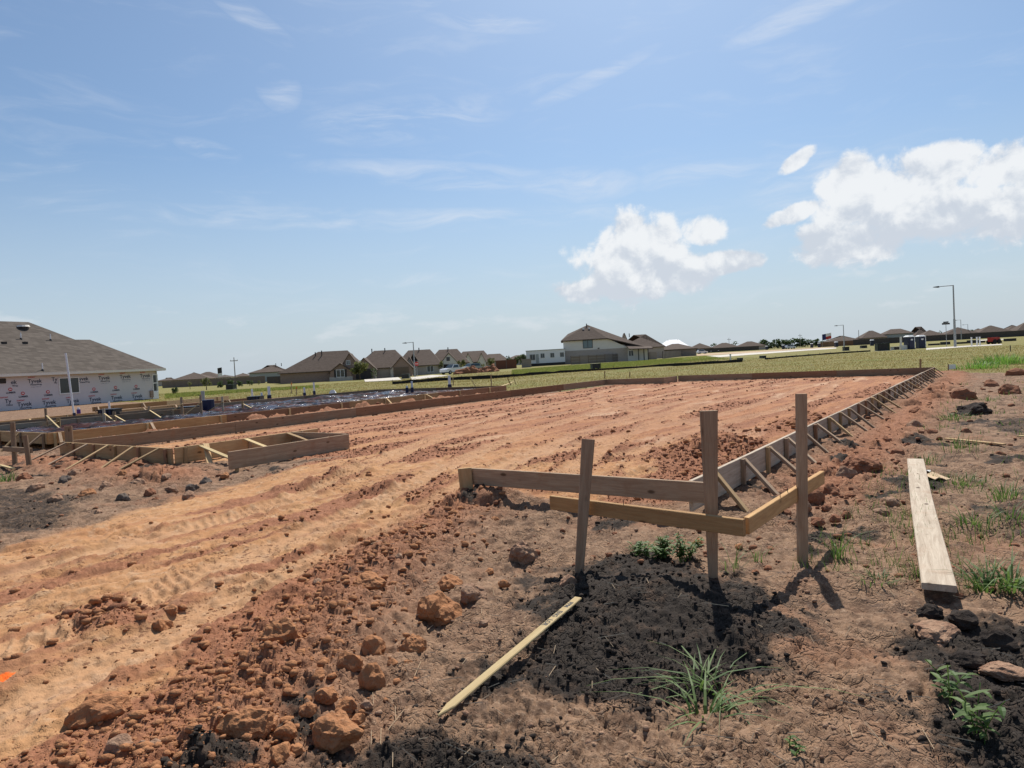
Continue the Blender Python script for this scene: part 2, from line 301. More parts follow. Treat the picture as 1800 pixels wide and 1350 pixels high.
    pl=np.maximum(np.maximum(np.maximum(pile,pile3),.7*pile2),np.maximum(np.maximum(gap,gb),np.maximum(bank,fb)))
    amt=np.clip(rough*.30+chn*.75+pl,0,1.2)*near*(1-.8*gr)
    patch=np.maximum(sst(fbm(U*.32,V*1.3,41,4),.08-.09*sst(U,0,4),.24-.06*sst(U,0,4)),.75*tber_shade)*trk*(1-tmask*.8)  # berm lines take churn colour: moist dark soil plus scarp shade painted in
    if fine:
        ta=np.clip(amt+(.35+.4*sst(U,-1,3))*patch,0,1.2)
        h+=sub(lambda p,q:clods(p,q,.55,100,.3),(r<45)&(amt>.25),x,y)*.55*np.clip(amt-.25,0,1)*(1-sst(r,25,45))
        h+=sub(lambda p,q:clods(p,q,.2,110,.35),(r<60)&(ta>.25),x,y)*.6*np.clip(ta-.25,0,1)
        h+=sub(lambda p,q:clods(p,q,.085,120,.26),r<40,x,y)*.75*np.clip(ta+.02,0,1)*(1-sst(r,22,40))
        h+=sub(lambda p,q:clods(p,q,.036,130,.8),r<15,x,y)*1.05*np.clip(ta+z['blk']*.8+.1,0,1)*(1-sst(r,9,15))
        h+=fbm(x*9,y*9,44,5,.72)*(.034*np.clip(amt+.25,0,1)+.008)*near;h+=fbm(x*2.2,y*2.2,46,3,.5)*.06*rough*near*(r<40)
        pat2=sst(fbm(x*1.5+.8*y,y*1.5,47,4),-.1,.2); terr=fbm((x*.81-y*.59)*7,(x*.59+y*.81)*1.6,45,4,.6); h+=np.round(terr*5)/5*.075*trk*near*pat2*(1-.85*sst(r,8,14))
        tan=rough*(1-z['blk'])*(1-chn)
        k=tan*(1-sst(r,8,13))
        h-=(.02*(1-sst(sub(lambda p,q:voro_edge(p,q,.17,200),k>0,x,y),.0,.12))+.012*(1-sst(sub(lambda p,q:voro_edge(p,q,.075,210),k>0,x,y),.0,.2)))*k*sst(fbm(x*1.2,y*1.2,205,2),-.2,.1)
        h+=sub(lambda p,q:clods(p,q,.05,140,.8),(r<14)&(z['blk']>0),x,y)*.7*z['blk']*(1-sst(r,8,14))+sub(lambda p,q:clods(p,q,.16,145,.3),(r<16)&(z['blk']>0),x,y)*.4*z['blk']*(1-sst(md,.6,1.2)*0)*(1-sst(r,10,16))
    if full:
        z['patch']=patch;z['red']=np.clip(np.maximum(z['chn'],pl),0,1);z['pile']=np.maximum(pile,np.maximum(pile3,.5*pile2));z['tmask']=tmask;z['amt']=amt;return h,z
    return h
def H(x,y): return float(height(np.array([float(x)]),np.array([float(y)]))[0])
def Hs(x,y): return float(height(np.array([float(x)]),np.array([float(y)]),False)[0])
def on(x,y):   # pixel -> point on the modelled ground (a few refinement steps)
    z=0.
    for _ in range(4):
        q=P(x,y,z); z=H(q[0],q[1])
    return np.array([q[0],q[1],z])
# ------------------------------------------------------------------ object helpers
def link(o,parent=None):
    COL.objects.link(o)
    if parent is not None: o.parent=parent
    return o
def tag(o,label,cat,group=None,kind=None):
    o['label']=label;o['category']=cat
    if group:o['group']=group
    if kind:o['kind']=kind
    return o
def thing(name,label,cat,loc,rz=0.,group=None):
    o=bpy.data.objects.new(name,None);link(o);o.location=Vector([float(k) for k in loc]);o.rotation_euler=(0,0,rz);o.empty_display_size=.2;tag(o,label,cat,group);return o
def mesh(name,verts,faces,mat,parent=None,smooth_=False):
    me=bpy.data.meshes.new(name);me.from_pydata([tuple(map(float,v)) for v in verts],[],faces);me.materials.append(mat)
    if smooth_: me.polygons.foreach_set('use_smooth',[True]*len(me.polygons))
    me.update();o=bpy.data.objects.new(name,me);return link(o,parent)
def bigmesh(name,V,faces_idx,loopn,mat,parent=None,smooth_=False):
    """fast mesh: V (n,3), faces_idx flat loops, constant loop count per face"""
    me=bpy.data.meshes.new(name);nf=len(faces_idx)//loopn
    me.vertices.add(len(V));me.vertices.foreach_set('co',np.ascontiguousarray(V,dtype=np.float32).ravel())
    me.loops.add(len(faces_idx));me.loops.foreach_set('vertex_index',np.ascontiguousarray(faces_idx,dtype=np.int32))
    me.polygons.add(nf);me.polygons.foreach_set('loop_start',np.arange(0,nf*loopn,loopn,dtype=np.int32))
    if smooth_: me.polygons.foreach_set('use_smooth',np.ones(nf,dtype=bool))
    me.update(calc_edges=True);me.materials.append(mat);o=bpy.data.objects.new(name,me);return link(o,parent)
BOXF=[(0,3,2,1),(4,5,6,7),(0,1,5,4),(1,2,6,5),(2,3,7,6),(3,0,4,7)]
def boxv(x0,x1,y0,y1,z0,z1): return [(x0,y0,z0),(x1,y0,z0),(x1,y1,z0),(x0,y1,z0),(x0,y0,z1),(x1,y0,z1),(x1,y1,z1),(x0,y1,z1)]
def box(name,x0,x1,y0,y1,z0,z1,mat,parent=None): return mesh(name,boxv(x0,x1,y0,y1,z0,z1),BOXF,mat,parent)
def cyl(name,r,z0,z1,mat,parent=None,n=12,loc=(0,0),r2=None):
    r2=r if r2 is None else r2; V=[];F=[]
    for k in range(n):
        a=2*math.pi*k/n;V+=[(loc[0]+r*math.cos(a),loc[1]+r*math.sin(a),z0),(loc[0]+r2*math.cos(a),loc[1]+r2*math.sin(a),z1)]
    for k in range(n): j=(k+1)%n;F.append((2*k,2*j,2*j+1,2*k+1))
    F.append(tuple(2*k for k in range(n))[::-1]);F.append(tuple(2*k+1 for k in range(n)));return mesh(name,V,F,mat,parent)
def beam(name,p0,p1,th,h,mat,parent,upv=(0,0,1),taper=1.,point=0.):
    """lumber from p0 to p1 (centre line): th across, h along 'upv'; chamfered, slightly irregular"""
    p0=Vector([float(k) for k in p0]);p1=Vector([float(k) for k in p1]);X=(p1-p0);L=X.length;X.normalize();Z=Vector(upv);Z=(Z-X*Z.dot(X)).normalized();Y=Z.cross(X)
    bm=bmesh.new();c=min(.004,th*.1);ns=max(2,int(L/.5));rings=[];rr=random.random()*9
    for i in range(ns+1):
        t=i/ns;x=-L/2+L*t;s=1+(taper-1)*t
        if point and i==ns: s*=.12
        if point and i==ns-1: x=L/2-point
        wy=.006*math.sin(rr+x*1.1) if L>1 else 0
        a,b=(th/2*s,h/2) if point else (th/2,h/2*s)
        rings.append([bm.verts.new((x,wy+yy,zz)) for yy,zz in ((-a+c,-b),(a-c,-b),(a,-b+c),(a,b-c),(a-c,b),(-a+c,b),(-a,b-c),(-a,-b+c))])
    for i in range(ns):
        for k in range(8): bm.faces.new((rings[i][k],rings[i+1][k],rings[i+1][(k+1)%8],rings[i][(k+1)%8]))
    bm.faces.new(rings[0]);bm.faces.new(rings[-1][::-1]);bmesh.ops.recalc_face_normals(bm,faces=bm.faces)
    me=bpy.data.meshes.new(name);bm.to_mesh(me);bm.free();me.materials.append(mat);o=bpy.data.objects.new(name,me);link(o,parent)
    M=Matrix((X,Y,Z)).transposed().to_4x4();M.translation=(p0+p1)/2
    if parent is not None: M=Matrix.Translation(-parent.location)@M
    o.matrix_basis=M;return o
# ------------------------------------------------------------------ the ground
def build_ground():
    na=715;ang=np.radians(np.linspace(-49,49,na));rows=[1.7]
    while rows[-1]<60: rows.append(rows[-1]*(1+.0037)+.0005)
    while rows[-1]<4000: rows.append(rows[-1]*1.035)
    R=np.array(rows);A,RR=np.meshgrid(ang,R);x=(RR*np.sin(A)).ravel();y=(RR*np.cos(A)-.4).ravel()
    h,z=height(x,y,True,True);V=np.stack([x,y,h],1);nr=len(R)
    i=np.arange(nr-1)[:,None]*na+np.arange(na-1)[None];q=np.stack([i,i+1,i+na+1,i+na],-1).reshape(-1)
    o=bigmesh('ground',V,q,4,ground_mat(),None,True);o['kind']='structure'
    me=o.data
    for nm,ch in (('zone_a',(z['blk'],1-z['trk'],z['grs'],np.clip(z['amt']+.5*z['patch'],0,1))),('zone_b',(z['tmask'],np.exp(-((x-PAINT[0])/.07)**2-((y-PAINT[1])/.075)**2),z['red'],z['trk']))):
        at=me.color_attributes.new(nm,'FLOAT_COLOR','POINT');at.data.foreach_set('color',np.stack(ch,1).astype(np.float32).ravel())
    # the rest of the plain, behind and beside the camera
    n=72;vs=[];fs=[]
    for r in (1.2,6,60,600,4000):
        for k in range(n): a=math.radians(48.5+k*(263/(n-1)));vs.append((r*math.sin(a),r*math.cos(a)-.4,-.05))
    for j in range(4):
        for k in range(n-1): fs.append((j*n+k,j*n+k+1,(j+1)*n+k+1,(j+1)*n+k))
    c=len(vs);vs.append((0,-.4,-.05))
    for k in range(n-1): fs.append((c,k+1,k))
    o2=mesh('ground_plain',vs,[f[::-1] for f in fs],ground_mat(),None);o2['kind']='structure'
    # foot under the camera between the fan start and the plain
    vs=[(0,-.4,-.05)]+[(1.75*math.sin(a),1.75*math.cos(a)-.4,-.03) for a in np.radians(np.linspace(-49,49,24))];o3=mesh('ground_underfoot',vs,[(0,k+1,k) for k in range(1,24)],ground_mat(),None);o3['kind']='structure'
PAINT=P(2,1196)[:2]
def ground_mat():
    def f(g,b):
        za=g.n('ShaderNodeAttribute',attribute_name='zone_a');zb=g.n('ShaderNodeAttribute',attribute_name='zone_b')
        sa=g.n('ShaderNodeSeparateColor');g.put(sa.inputs[0],za.outputs['Color']);sb=g.n('ShaderNodeSeparateColor');g.put(sb.inputs[0],zb.outputs['Color'])
        geo=g.n('ShaderNodeNewGeometry');pos=geo.outputs['Position']
        n1=g.noise(pos,.9,6,.6);n2=g.noise(pos,7.,6,.65);n3=g.noise(pos,38.,5,.65);n4=g.noise(pos,150.,3,.6);sp=g.n('ShaderNodeSeparateXYZ');g.put(sp.inputs[0],pos);su=g.m('ADD',g.m('MULTIPLY',sp.outputs[0],.588),g.m('MULTIPLY',sp.outputs[1],.809));sv=g.m('SUBTRACT',g.m('MULTIPLY',sp.outputs[1],.588),g.m('MULTIPLY',sp.outputs[0],.809));ns=g.noise(g.xyz(g.m('MULTIPLY',su,.5),g.m('MULTIPLY',sv,3.),0.),1.,6,.65,.4)
        mix=g.mix;ss=g.ss
        smooth_=mix(ss(n1,.35,.68),(.455,.245,.113),(.41,.20,.088));smooth_=mix(ss(n2,.48,.75),smooth_,(.49,.31,.18))
        smooth_=mix(g.m('MULTIPLY',ss(ns,.52,.64),.7),smooth_,(.29,.128,.066));smooth_=mix(g.m('MULTIPLY',g.m('SUBTRACT',1.,ss(ns,.3,.44)),.55),smooth_,(.48,.30,.185));padf=ss(su,7.,13.);smooth_=mix(g.m('MULTIPLY',padf,.72),smooth_,(.345,.148,.072));smooth_=mix(g.m('MULTIPLY',g.m('MULTIPLY',ss(ns,.44,.58),padf),.8),smooth_,(.265,.115,.062));smooth_=mix(g.m('MULTIPLY',g.m('MULTIPLY',ss(g.noise(g.xyz(g.m('MULTIPLY',su,.35),g.m('MULTIPLY',sv,1.3),4.),1.,5,.6),.56,.66),padf),.75),smooth_,(.50,.315,.2));smooth_=mix(g.m('MULTIPLY',sb.outputs[0],.3),smooth_,(.46,.285,.17))
        churn=mix(n2,(.32,.135,.068),(.22,.095,.052));churn=mix(ss(n3,.45,.75),churn,(.42,.20,.105))  # churned soil; along track berms this colour also paints in scarp shade
        tan=mix(ss(n2,.4,.66),(.265,.163,.10),(.13,.075,.046));tan=mix(ss(n3,.52,.72),tan,(.345,.235,.155));tan=mix(g.m('MULTIPLY',ss(n1,.52,.68),.8),tan,(.25,.13,.075));tan=mix(g.m('MULTIPLY',ss(g.noise(pos,3.,6,.7),.56,.7),.75),tan,(.075,.05,.038))
        blk=mix(n3,(.022,.0175,.0145),(.052,.040,.031));blk=mix(g.m('MULTIPLY',ss(n2,.5,.72),.8),blk,(.105,.066,.044))
        grs=mix(ss(n1,.35,.65),(.185,.16,.042),(.22,.18,.065));grs=mix(ss(g.noise(pos,.22,5,.6),.45,.68),grs,(.15,.16,.035));grs=mix(ss(n2,.5,.8),grs,(.24,.19,.09))
        spk=g.m('MULTIPLY',ss(g.noise(pos,24.,4,.7),.56,.63),ss(g.noise(g.xyz(g.m('MULTIPLY',su,.7),g.m('MULTIPLY',sv,2.2),9.),1.,5,.65),.46,.58));smooth_=mix(g.m('MULTIPLY',spk,.85),smooth_,(.21,.09,.048));c=mix(ss(za.outputs['Alpha'],.1,.5),smooth_,churn)
        tf=g.m('MULTIPLY',sa.outputs[1],g.m('SUBTRACT',1.,g.m('MULTIPLY',sb.outputs[2],.85)),clamp=True);c=mix(tf,c,tan)
        c=mix(ss(g.m('ADD',sa.outputs[0],g.m('MULTIPLY',g.m('SUBTRACT',g.m('ADD',n3,n2),1.),.9)),.18,.8),c,blk)
        c=mix(ss(g.m('ADD',sa.outputs[2],g.m('MULTIPLY',g.m('SUBTRACT',n2,.5),.8)),.35,.65),c,grs)
        c=mix(ss(g.m('ADD',sb.outputs[1],g.m('MULTIPLY',g.m('SUBTRACT',n3,.5),.8)),.4,.6),c,(.9,.15,.02))
        g.put(b.inputs['Base Color'],c);b.inputs['Roughness'].default_value=.93;b.inputs['Specular IOR Level'].default_value=.18
        hh=g.m('ADD',g.m('MULTIPLY',n3,.014),g.m('MULTIPLY',n4,.007));hh=g.m('ADD',hh,g.m('MULTIPLY',n2,.012));hh=g.m('ADD',hh,g.m('MULTIPLY',g.m('MULTIPLY',spk,.02),sb.outputs[2] if False else zb.outputs['Alpha']))
        vw=g.n('ShaderNodeVectorMath',operation='ADD');wn=g.n('ShaderNodeTexNoise');g.put(wn.inputs['Vector'],pos);wn.inputs['Scale'].default_value=9.;ws=g.n('ShaderNodeVectorMath',operation='SCALE');g.put(ws.inputs[0],wn.outputs[1]);ws.inputs['Scale'].default_value=.09;g.put(vw.inputs[0],pos);g.put(vw.inputs[1],ws.outputs[0])
        for sc,am in ((11.,.016),(27.,.007)):
            vo=g.n('ShaderNodeTexVoronoi',feature='DISTANCE_TO_EDGE');g.put(vo.inputs['Vector'],vw.outputs[0]);vo.inputs['Scale'].default_value=sc;hh=g.m('ADD',hh,g.m('MULTIPLY',g.m('MULTIPLY',ss(vo.outputs[0],0.,.09),am),g.m('MULTIPLY',tf,ss(g.noise(pos,1.7,3,.5),.42,.58))))
        bp=g.n('ShaderNodeBump');bp.inputs['Distance'].default_value=1.;bp.inputs['Strength'].default_value=.75;g.put(bp.inputs['Height'],hh);g.put(b.inputs['Normal'],bp.outputs[0])
    return material('site_soil',f)
build_ground()
# ================================================================== formwork
def at_v(px,v,z,py=720):
    """point where the sight column px meets the vertical plane at site coordinate v"""
    d=ray(px,py);t=(v+(UV_O-CAM)@Vv)/(d@Vv);q=CAM+d*t;return np.array([q[0],q[1],z])
def run(root,a,b,zt,h,mats,out,stake=.95,brace=None,blen=.6,boardlen=4.88,skip=0.,stake_top=.0,jit=.1,smat=None):
    """boards set on edge from site point a to b; 'out' is the outward direction; stakes and kickers outside"""
    A=uv(*a);B=uv(*b);L=np.linalg.norm(B-A);X=(B-A)/L;out=np.array(out,float);n=max(1,math.ceil(L/boardlen-.05));e=[L*i/n for i in range(n+1)]
    for i in range(n):
        p=A+X*(e[i]+.002);q=A+X*(e[i+1]-.002);dz=random.uniform(-.006,.006)
        o=beam('board',(*p[:2],zt-h/2+dz),(*q[:2],zt-h/2+dz+random.uniform(-.006,.006)),.038,h,mats[i%len(mats)],root)
    s=skip+.15
    while s<L:
        c=A+X*s+out*.043;gz=Hs(c[0],c[1]);top=zt-.012+stake_top*random.random()
        beam('stake',(*c[:2],min(gz,zt-h)-.12),(*(c[:2]+X[:2]*random.uniform(-.03,.03)),top),.042,.06,smat or random.choice([M_OLD,M_MID,M_RED]),root,upv=X)
        if brace and random.random()<brace:
            c2=A+X*(s+.07+random.uniform(0,.06))+out*.03;f=A+X*(s+random.uniform(-.12,.16))+out*(blen*random.uniform(.85,1.2));gz=Hs(f[0],f[1])
            beam('brace',(*c2[:2],zt-.02),(*f[:2],gz-.03),.034,.074,random.choice([M_OLD,M_MID,M_OLD]),root,upv=X)
        s+=stake*random.uniform(1-jit,1+jit)
mU,mV=-Uv,-Vv
fwk=thing('slab_formwork','weathered plank formwork bracing the edge of the bare red clay house pad','formwork',uv(0,0,0))
run(fwk,(-.05,0),(26.36,0),.40,.286,[M_GREY,M_GREY,M_OLD],mV,.9,.95,.46,skip=.35)
run(fwk,(-.08,-.16),(-.08,2.6),.40,.19,[M_OLD],mU,9,None,skip=9)
q=uv(-.14,2.62);beam('stake',(q[0],q[1],-.1),(q[0]-.02,q[1],.405),.04,.14,M_MID,fwk,upv=(1,0,0),taper=1.12)
run(fwk,(26.36,0),(26.36,10.9),.40,.286,[M_OLD,M_RED],Uv,2.4,.25,.6)
run(fwk,(26.3,10.95),(24.7,10.95),.40,.286,[M_OLD],Vv,5)
run(fwk,(24.7,10.95),(24.7,14.08),.40,.286,[M_OLD],Uv,2)
run(fwk,(0,14.08),(24.7,14.08),.40,.286,[M_OLD,M_OLD,M_RED,M_RED,M_RED],Vv,2.2,.3,.6)
run(fwk,(0,9.42),(0,14.04),.40,.286,[M_MID],mU,.95,.0,.65,boardlen=5)
run(fwk,(.04,9.40),(3.1,9.40),.40,.286,[M_MID,M_OLD],mV,1.3,.0,.6,boardlen=3.2)
run(fwk,(0,7.67),(2.45,7.67),.40,.286,[M_OLD],Vv,1.0,None,boardlen=3)
run(fwk,(2.45,7.71),(2.45,9.36),.40,.286,[M_OLD],Uv,1.0,None)
for s in (.5,1.4,2.35): beam('brace',uv(s,9.36,.385),uv(s-.05,7.95,.12),.022,.085,M_PALE if s<1.5 else M_MID,fwk,upv=Uv)
for s,o in ((9.75,.75),(10.7,.85),(11.7,.9),(12.6,.95),(13.6,.9)):      # garage-front kickers
    p=uv(-.06,s,.395);f=uv(-o,s+random.uniform(-.35,.3));beam('brace',p,(f[0],f[1],Hs(f[0],f[1])-.04),.024,.07,random.choice([M_OLD,M_MID]),fwk,upv=Vv)
p=uv(.6,9.36,.4);f=uv(.3,8.75);beam('brace',p,(f[0],f[1],Hs(f[0],f[1])-.02),.024,.1,M_MID,fwk,upv=Uv)
f2=thing('slab_formwork','brown formwork boards with pale kickers around the plastic-covered slab bed','formwork',uv(1,17.2,0))
run(f2,(.9,17.2),(20.4,17.2),.42,.286,[M_NEW,M_RED,M_MID,M_RED],mV,2.3,.45,.5,smat=M_PALE)
run(f2,(.9,17.25),(.9,26.2),.42,.286,[M_MID],mU,1.6,.5,.6)
run(f2,(.9,26.3),(20.4,26.3),.42,.24,[M_OLD],Vv,2.0,.6,.5,smat=M_PALE)
run(f2,(20.4,17.2),(20.4,26.3),.42,.26,[M_RED,M_OLD],Uv,2.6,.3,.5)
run(f2,(.95,22.9),(8.2,22.9),.47,.26,[M_GREY,M_OLD],mV,3.,None)
for px,top,w in ((80,718,.07),(101,735,.12),(182,718,.09),(200,724,.11),(262,714,.08),(320,698,.09),(354,694,.07),(392,697,.07),(427,705,.08)):
    b=at_v(px,22.75+random.uniform(-.5,.3),.22);t=D(px-2,top,b[1]);beam('stake',(b[0],b[1],.1),(b[0],b[1],t[2]),.04,w,random.choice([M_OLD,M_MID,M_GREY]),f2,upv=(1,0,0))
    k=1 if random.random()<.6 else -1;beam('brace',(b[0]+.05,b[1]-.05,t[2]*.62+.1),(b[0]+.6*k,b[1]-.25,.2),.022,.07,M_PALE,f2,upv=(0,1,0))
f3=thing('slab_formwork','orange-brown formwork boards with fresh kickers beside the wrapped house','formwork',uv(4,29.5,0))
run(f3,(2.6,28.6),(16,31.5),.36,.24,[M_NEW,M_MID,M_RED],mV,1.7,.75,.55,smat=M_PALE)
run(f3,(9.5,35.5),(17.5,36.2),.42,.24,[M_NEW,M_PALE],mV,2.4,.5,.5)
# plastic moisture barrier over the trenches of the neighbouring slab
def plastic():
    nu,nv=300,150;U_,V_=np.meshgrid(np.linspace(.98,20.3,nu),np.linspace(17.28,26.2,nv),indexing='ij');U_=U_.ravel();V_=V_.ravel()
    h=.24+.05*fbm(U_*.5,V_*.5,301,2)+.05*np.abs(fbm(U_*.8,V_*1.8,302,4,.6))*2+.06*np.abs(fbm(U_*2.5,V_*5,305,3,.6))
    for c in np.arange(3,20,3.): h-=.10*np.exp(-((U_-c-.2*fbm(V_,V_,303,2))/.22)**2)
    for c in (20.,23.2): h-=.10*np.exp(-((V_-c)/.22)**2)
    X=np.outer(U_,Uv)+np.outer(V_,Vv)+UV_O;X[:,2]=h;i=np.arange(nu-1)[:,None]*nv+np.arange(nv-1)[None];q=np.stack([i,i+nv,i+nv+1,i+1],-1).reshape(-1)
    def f(g,b):
        geo=g.n('ShaderNodeNewGeometry');n=g.noise(geo.outputs['Position'],2.,5,.6);c=g.mix(g.ss(n,.42,.6),(.010,.010,.014),(.06,.024,.022));g.put(b.inputs['Base Color'],c)
        g.put(b.inputs['Roughness'],g.m('SUBTRACT',.62,g.m('MULTIPLY',g.ss(g.noise(geo.outputs['Position'],1.1,4,.6),.48,.6),.46)));g.put(b.inputs['Specular IOR Level'],g.m('ADD',.03,g.m('MULTIPLY',g.ss(g.noise(geo.outputs['Position'],1.1,4,.6),.48,.6),.36)))
        w=g.noise(geo.outputs['Position'],9.,5,.65,.8);bp=g.n('ShaderNodeBump');bp.inputs['Distance'].default_value=.025;g.put(bp.inputs['Height'],w);g.put(b.inputs['Normal'],bp.outputs[0])
    o=bigmesh('plastic_sheet',X,q,4,material('black_poly_sheet',f),None,True);tag(o,'wrinkled glossy black plastic sheet covering the neighbouring slab bed','sheet')
plastic()
# ------------------------------------------------------------------ batter boards
def toward(c,d): v=np.array([c[0],c[1]]);return v*(1-d/np.linalg.norm(v))
zr=.49;cM=P(1248,905,zr);cL=P(1021,892,zr);cR=P(1404,866,zr);cc=P(1308,928,zr);cl=P(969,883,zr);cr=P(1446,839,zr)
bb=thing('batter_board','corner batter board of three weathered posts and two new pine rails over black dirt','batter board',(cM[0],cM[1],0))
beam('rail',cl,cc,.038,.106,M_NEW,bb);dd=(cr-cc)/np.linalg.norm(cr-cc);beam('rail',cc+dd*.03+np.array([.012,.02,0]),cr,.038,.106,M_NEW,bb)
for c,px,top,h0,tp,mt in ((cM,1246,722,.048,2.35,M_OLD),(cL,1034,772,.055,1.7,M_OLD),(cR,1408,692,.072,1.05,M_OLD)):
    b=toward(c,.055);t=D(px,top,b[1]);bx=b.copy();
    if c is cL: bx=toward(P(1012,1000,.08),0)
    beam('post',(bx[0],bx[1],H(*bx)-.15),(t[0],b[1],t[2]),.04,h0,mt,bb,upv=(1,0,0),taper=tp)
for px in (1115,1362,1375):
    z0=zr+.053;c=P(px,904 if px<1200 else 893-.62*(px-1330),z0);t=(px-969)/(1308-969);c=cl+(cc-cl)*t if px<1300 else cc+(cr-cc)*((px-1308)/(1446-1308));cyl('nail',.0025,z0-.01,z0+.035,M_DARK,bb,5,(c[0]-bb.location[0],c[1]-bb.location[1]))
b2=thing('batter_board','old grey batter board standing in clods before the garage formwork','batter board',(*P(40,822)[:2],0))
a=P(27,822);c=P(53,826)
beam('post',(a[0],a[1],-.1),(*D(22,742,a[1])[[0,1,2]],),.04,.09,M_OLD,b2,upv=(1,0,0));beam('post',(c[0],c[1],-.1),(*D(44,765,c[1]),),.04,.09,M_OLD,b2,upv=(1,0,0))
beam('rail',D(6,789,a[1]+.05),D(56,792,c[1]+.05),.038,.1,M_OLD,b2)
q=P(101,800);s=thing('corner_stake','broad weathered stake rising above the garage formwork corner','stake',(q[0],q[1],0));w=uv(.12,13.9);s.location=(w[0],w[1],.1);t=D(101,750,w[1])
beam('post',(w[0],w[1],.02),(w[0],w[1],t[2]),.04,.16,M_OLD,s,upv=(1,0,0))
# ------------------------------------------------------------------ loose timber and litter
pa=P(1608,806,.06);pb=P(1649,1036,.06)
for q in (pa,pb): q[2]=Hs(q[0],q[1])+.05
pb[2]+=.03
pk=tag(beam('plank',pb,pa,.185,.042,M_GREY,None,upv=(0,0,1)),'long pale grey plank lying on the muddy strip beside the formwork','plank')
sa=on(1016,1063);sb=on(769,1266);sa[2]+=.025;sb[2]+=.02
st=thing('survey_stake','new yellow pine survey stake with handwriting lying on black soil','stake',sb)
lath=beam('lath',sa,sb,.05,.014,M_PALE,st,upv=(0,0,1),point=.09)
def text_mesh(s,size,bold=0.):
    cu=bpy.data.curves.new('lettering','FONT');cu.body=s;cu.size=size;cu.align_x='CENTER';cu.align_y='CENTER';cu.offset=bold;o=bpy.data.objects.new('lettering',cu);COL.objects.link(o)
    dg=bpy.context.evaluated_depsgraph_get();me=bpy.data.meshes.new_from_object(o.evaluated_get(dg));bpy.data.objects.remove(o);return me
for s,t in (('PPM',.14),('ENG',.30),('LOR',.44)):
    me=text_mesh(s,.042,.0012);me.materials.append(M_DARK);o=bpy.data.objects.new('handwriting',me);link(o,lath);L=(sa-sb);L=np.linalg.norm(L)
    o.matrix_basis=Matrix.Translation((-L/2+t*L*.62,0,.0078))
def scrap(name,label,cat,px,py,w,d,mat,h=.012,rz=0.):
    q=on(px,py);n=5;vs=[];fs=[]
    for k in range(2):
        for i in range(n):
            for j in range(3): vs.append((-w/2+w*i/(n-1)+random.uniform(-.01,.01),-d/2+d*j/2,k*h+.02*math.sin(i*1.4+j)+.02))
    I=lambda k,i,j:k*n*3+i*3+j
    for i in range(n-1):
        for j in range(2): fs+=[(I(1,i,j),I(1,i+1,j),I(1,i+1,j+1),I(1,i,j+1)),(I(0,i,j),I(0,i,j+1),I(0,i+1,j+1),I(0,i+1,j))]
        fs+=[(I(0,i,0),I(0,i+1,0),I(1,i+1,0),I(1,i,0)),(I(0,i,2),I(1,i,2),I(1,i+1,2),I(0,i+1,2))]
    fs+=[(I(0,0,0),I(1,0,0),I(1,0,1),I(0,0,1)),(I(0,0,1),I(1,0,1),I(1,0,2),I(0,0,2)),(I(0,n-1,0),I(0,n-1,1),I(1,n-1,1),I(1,n-1,0)),(I(0,n-1,1),I(0,n-1,2),I(1,n-1,2),I(1,n-1,1))]
    o=mesh(name,vs,fs,mat);o.location=Vector(q);o.rotation_euler=(.1,.05,rz);tag(o,label,cat)
scrap('cardboard_scrap','crumpled tan cardboard scrap beside the grey plank','scrap',1640,840,.26,.22,M_CARD,.01,.4)
scrap('paper_scrap','small white paper scrap at the edge of the grey plank','scrap',1627,831,.12,.1,M_WHITE,.006,1.)
def lying(px0,py0,px1,py1,w,mat,label,cat='board'):
    a=on(px0,py0);b=on(px1,py1);a[2]+=.03;b[2]+=.03;tag(beam('loose_board',a,b,w,.025,mat,None),label,cat)
lying(1662,776,1766,786,.06,M_MID,'thin tan lath half hidden in weeds right of the plank')
lying(1790,774,1830,766,.05,M_PALE,'short pale stick on the mud at the edge of the weeds')
lying(1,824,24,826,.06,M_PALE,'pale stick on the clods under the old grey batter board');lying(868,684,903,672,.14,M_PALE,'pale loose board propped on the dirt bank behind the pad','board')
def stake(px,py,top,w,mat,label,z=None,tip=None,group=None,lean=0):
    q=P(px,py,0);z0=Hs(q[0],q[1]);q=P(px,py,z0);t=D(px+lean,top,q[1]);r=thing('wooden_stake',label,'stake',(q[0],q[1],z0),0,group);beam('shaft',(q[0],q[1],z0-.1),(t[0],t[1],t[2]),.03,w,mat,r,upv=(1,0,0))
    if tip: k=(t[2]-z0)*.25;beam('painted_tip',(t[0],t[1]-.002,t[2]-k),(t[0],t[1]-.002,t[2]+.004),.034,w+.006,tip,r,upv=(1,0,0))
    return r
stake(1618,652,631,.09,M_RED,'reddish stake standing behind the far corner of the pad formwork');sg=stake(1667,655,640,.05,M_OLD,'stake carrying a small white card beside the far formwork corner')
q=P(1673,650,0);t=D(1673,645,q[1]);o=box('card',-.16,.16,-.012,.012,-.1,.12,M_WHITE,sg);o.location=Vector((float(t[0]-sg.location[0]),float(t[1]-sg.location[1])-.03,float(t[2]-sg.location[2])))
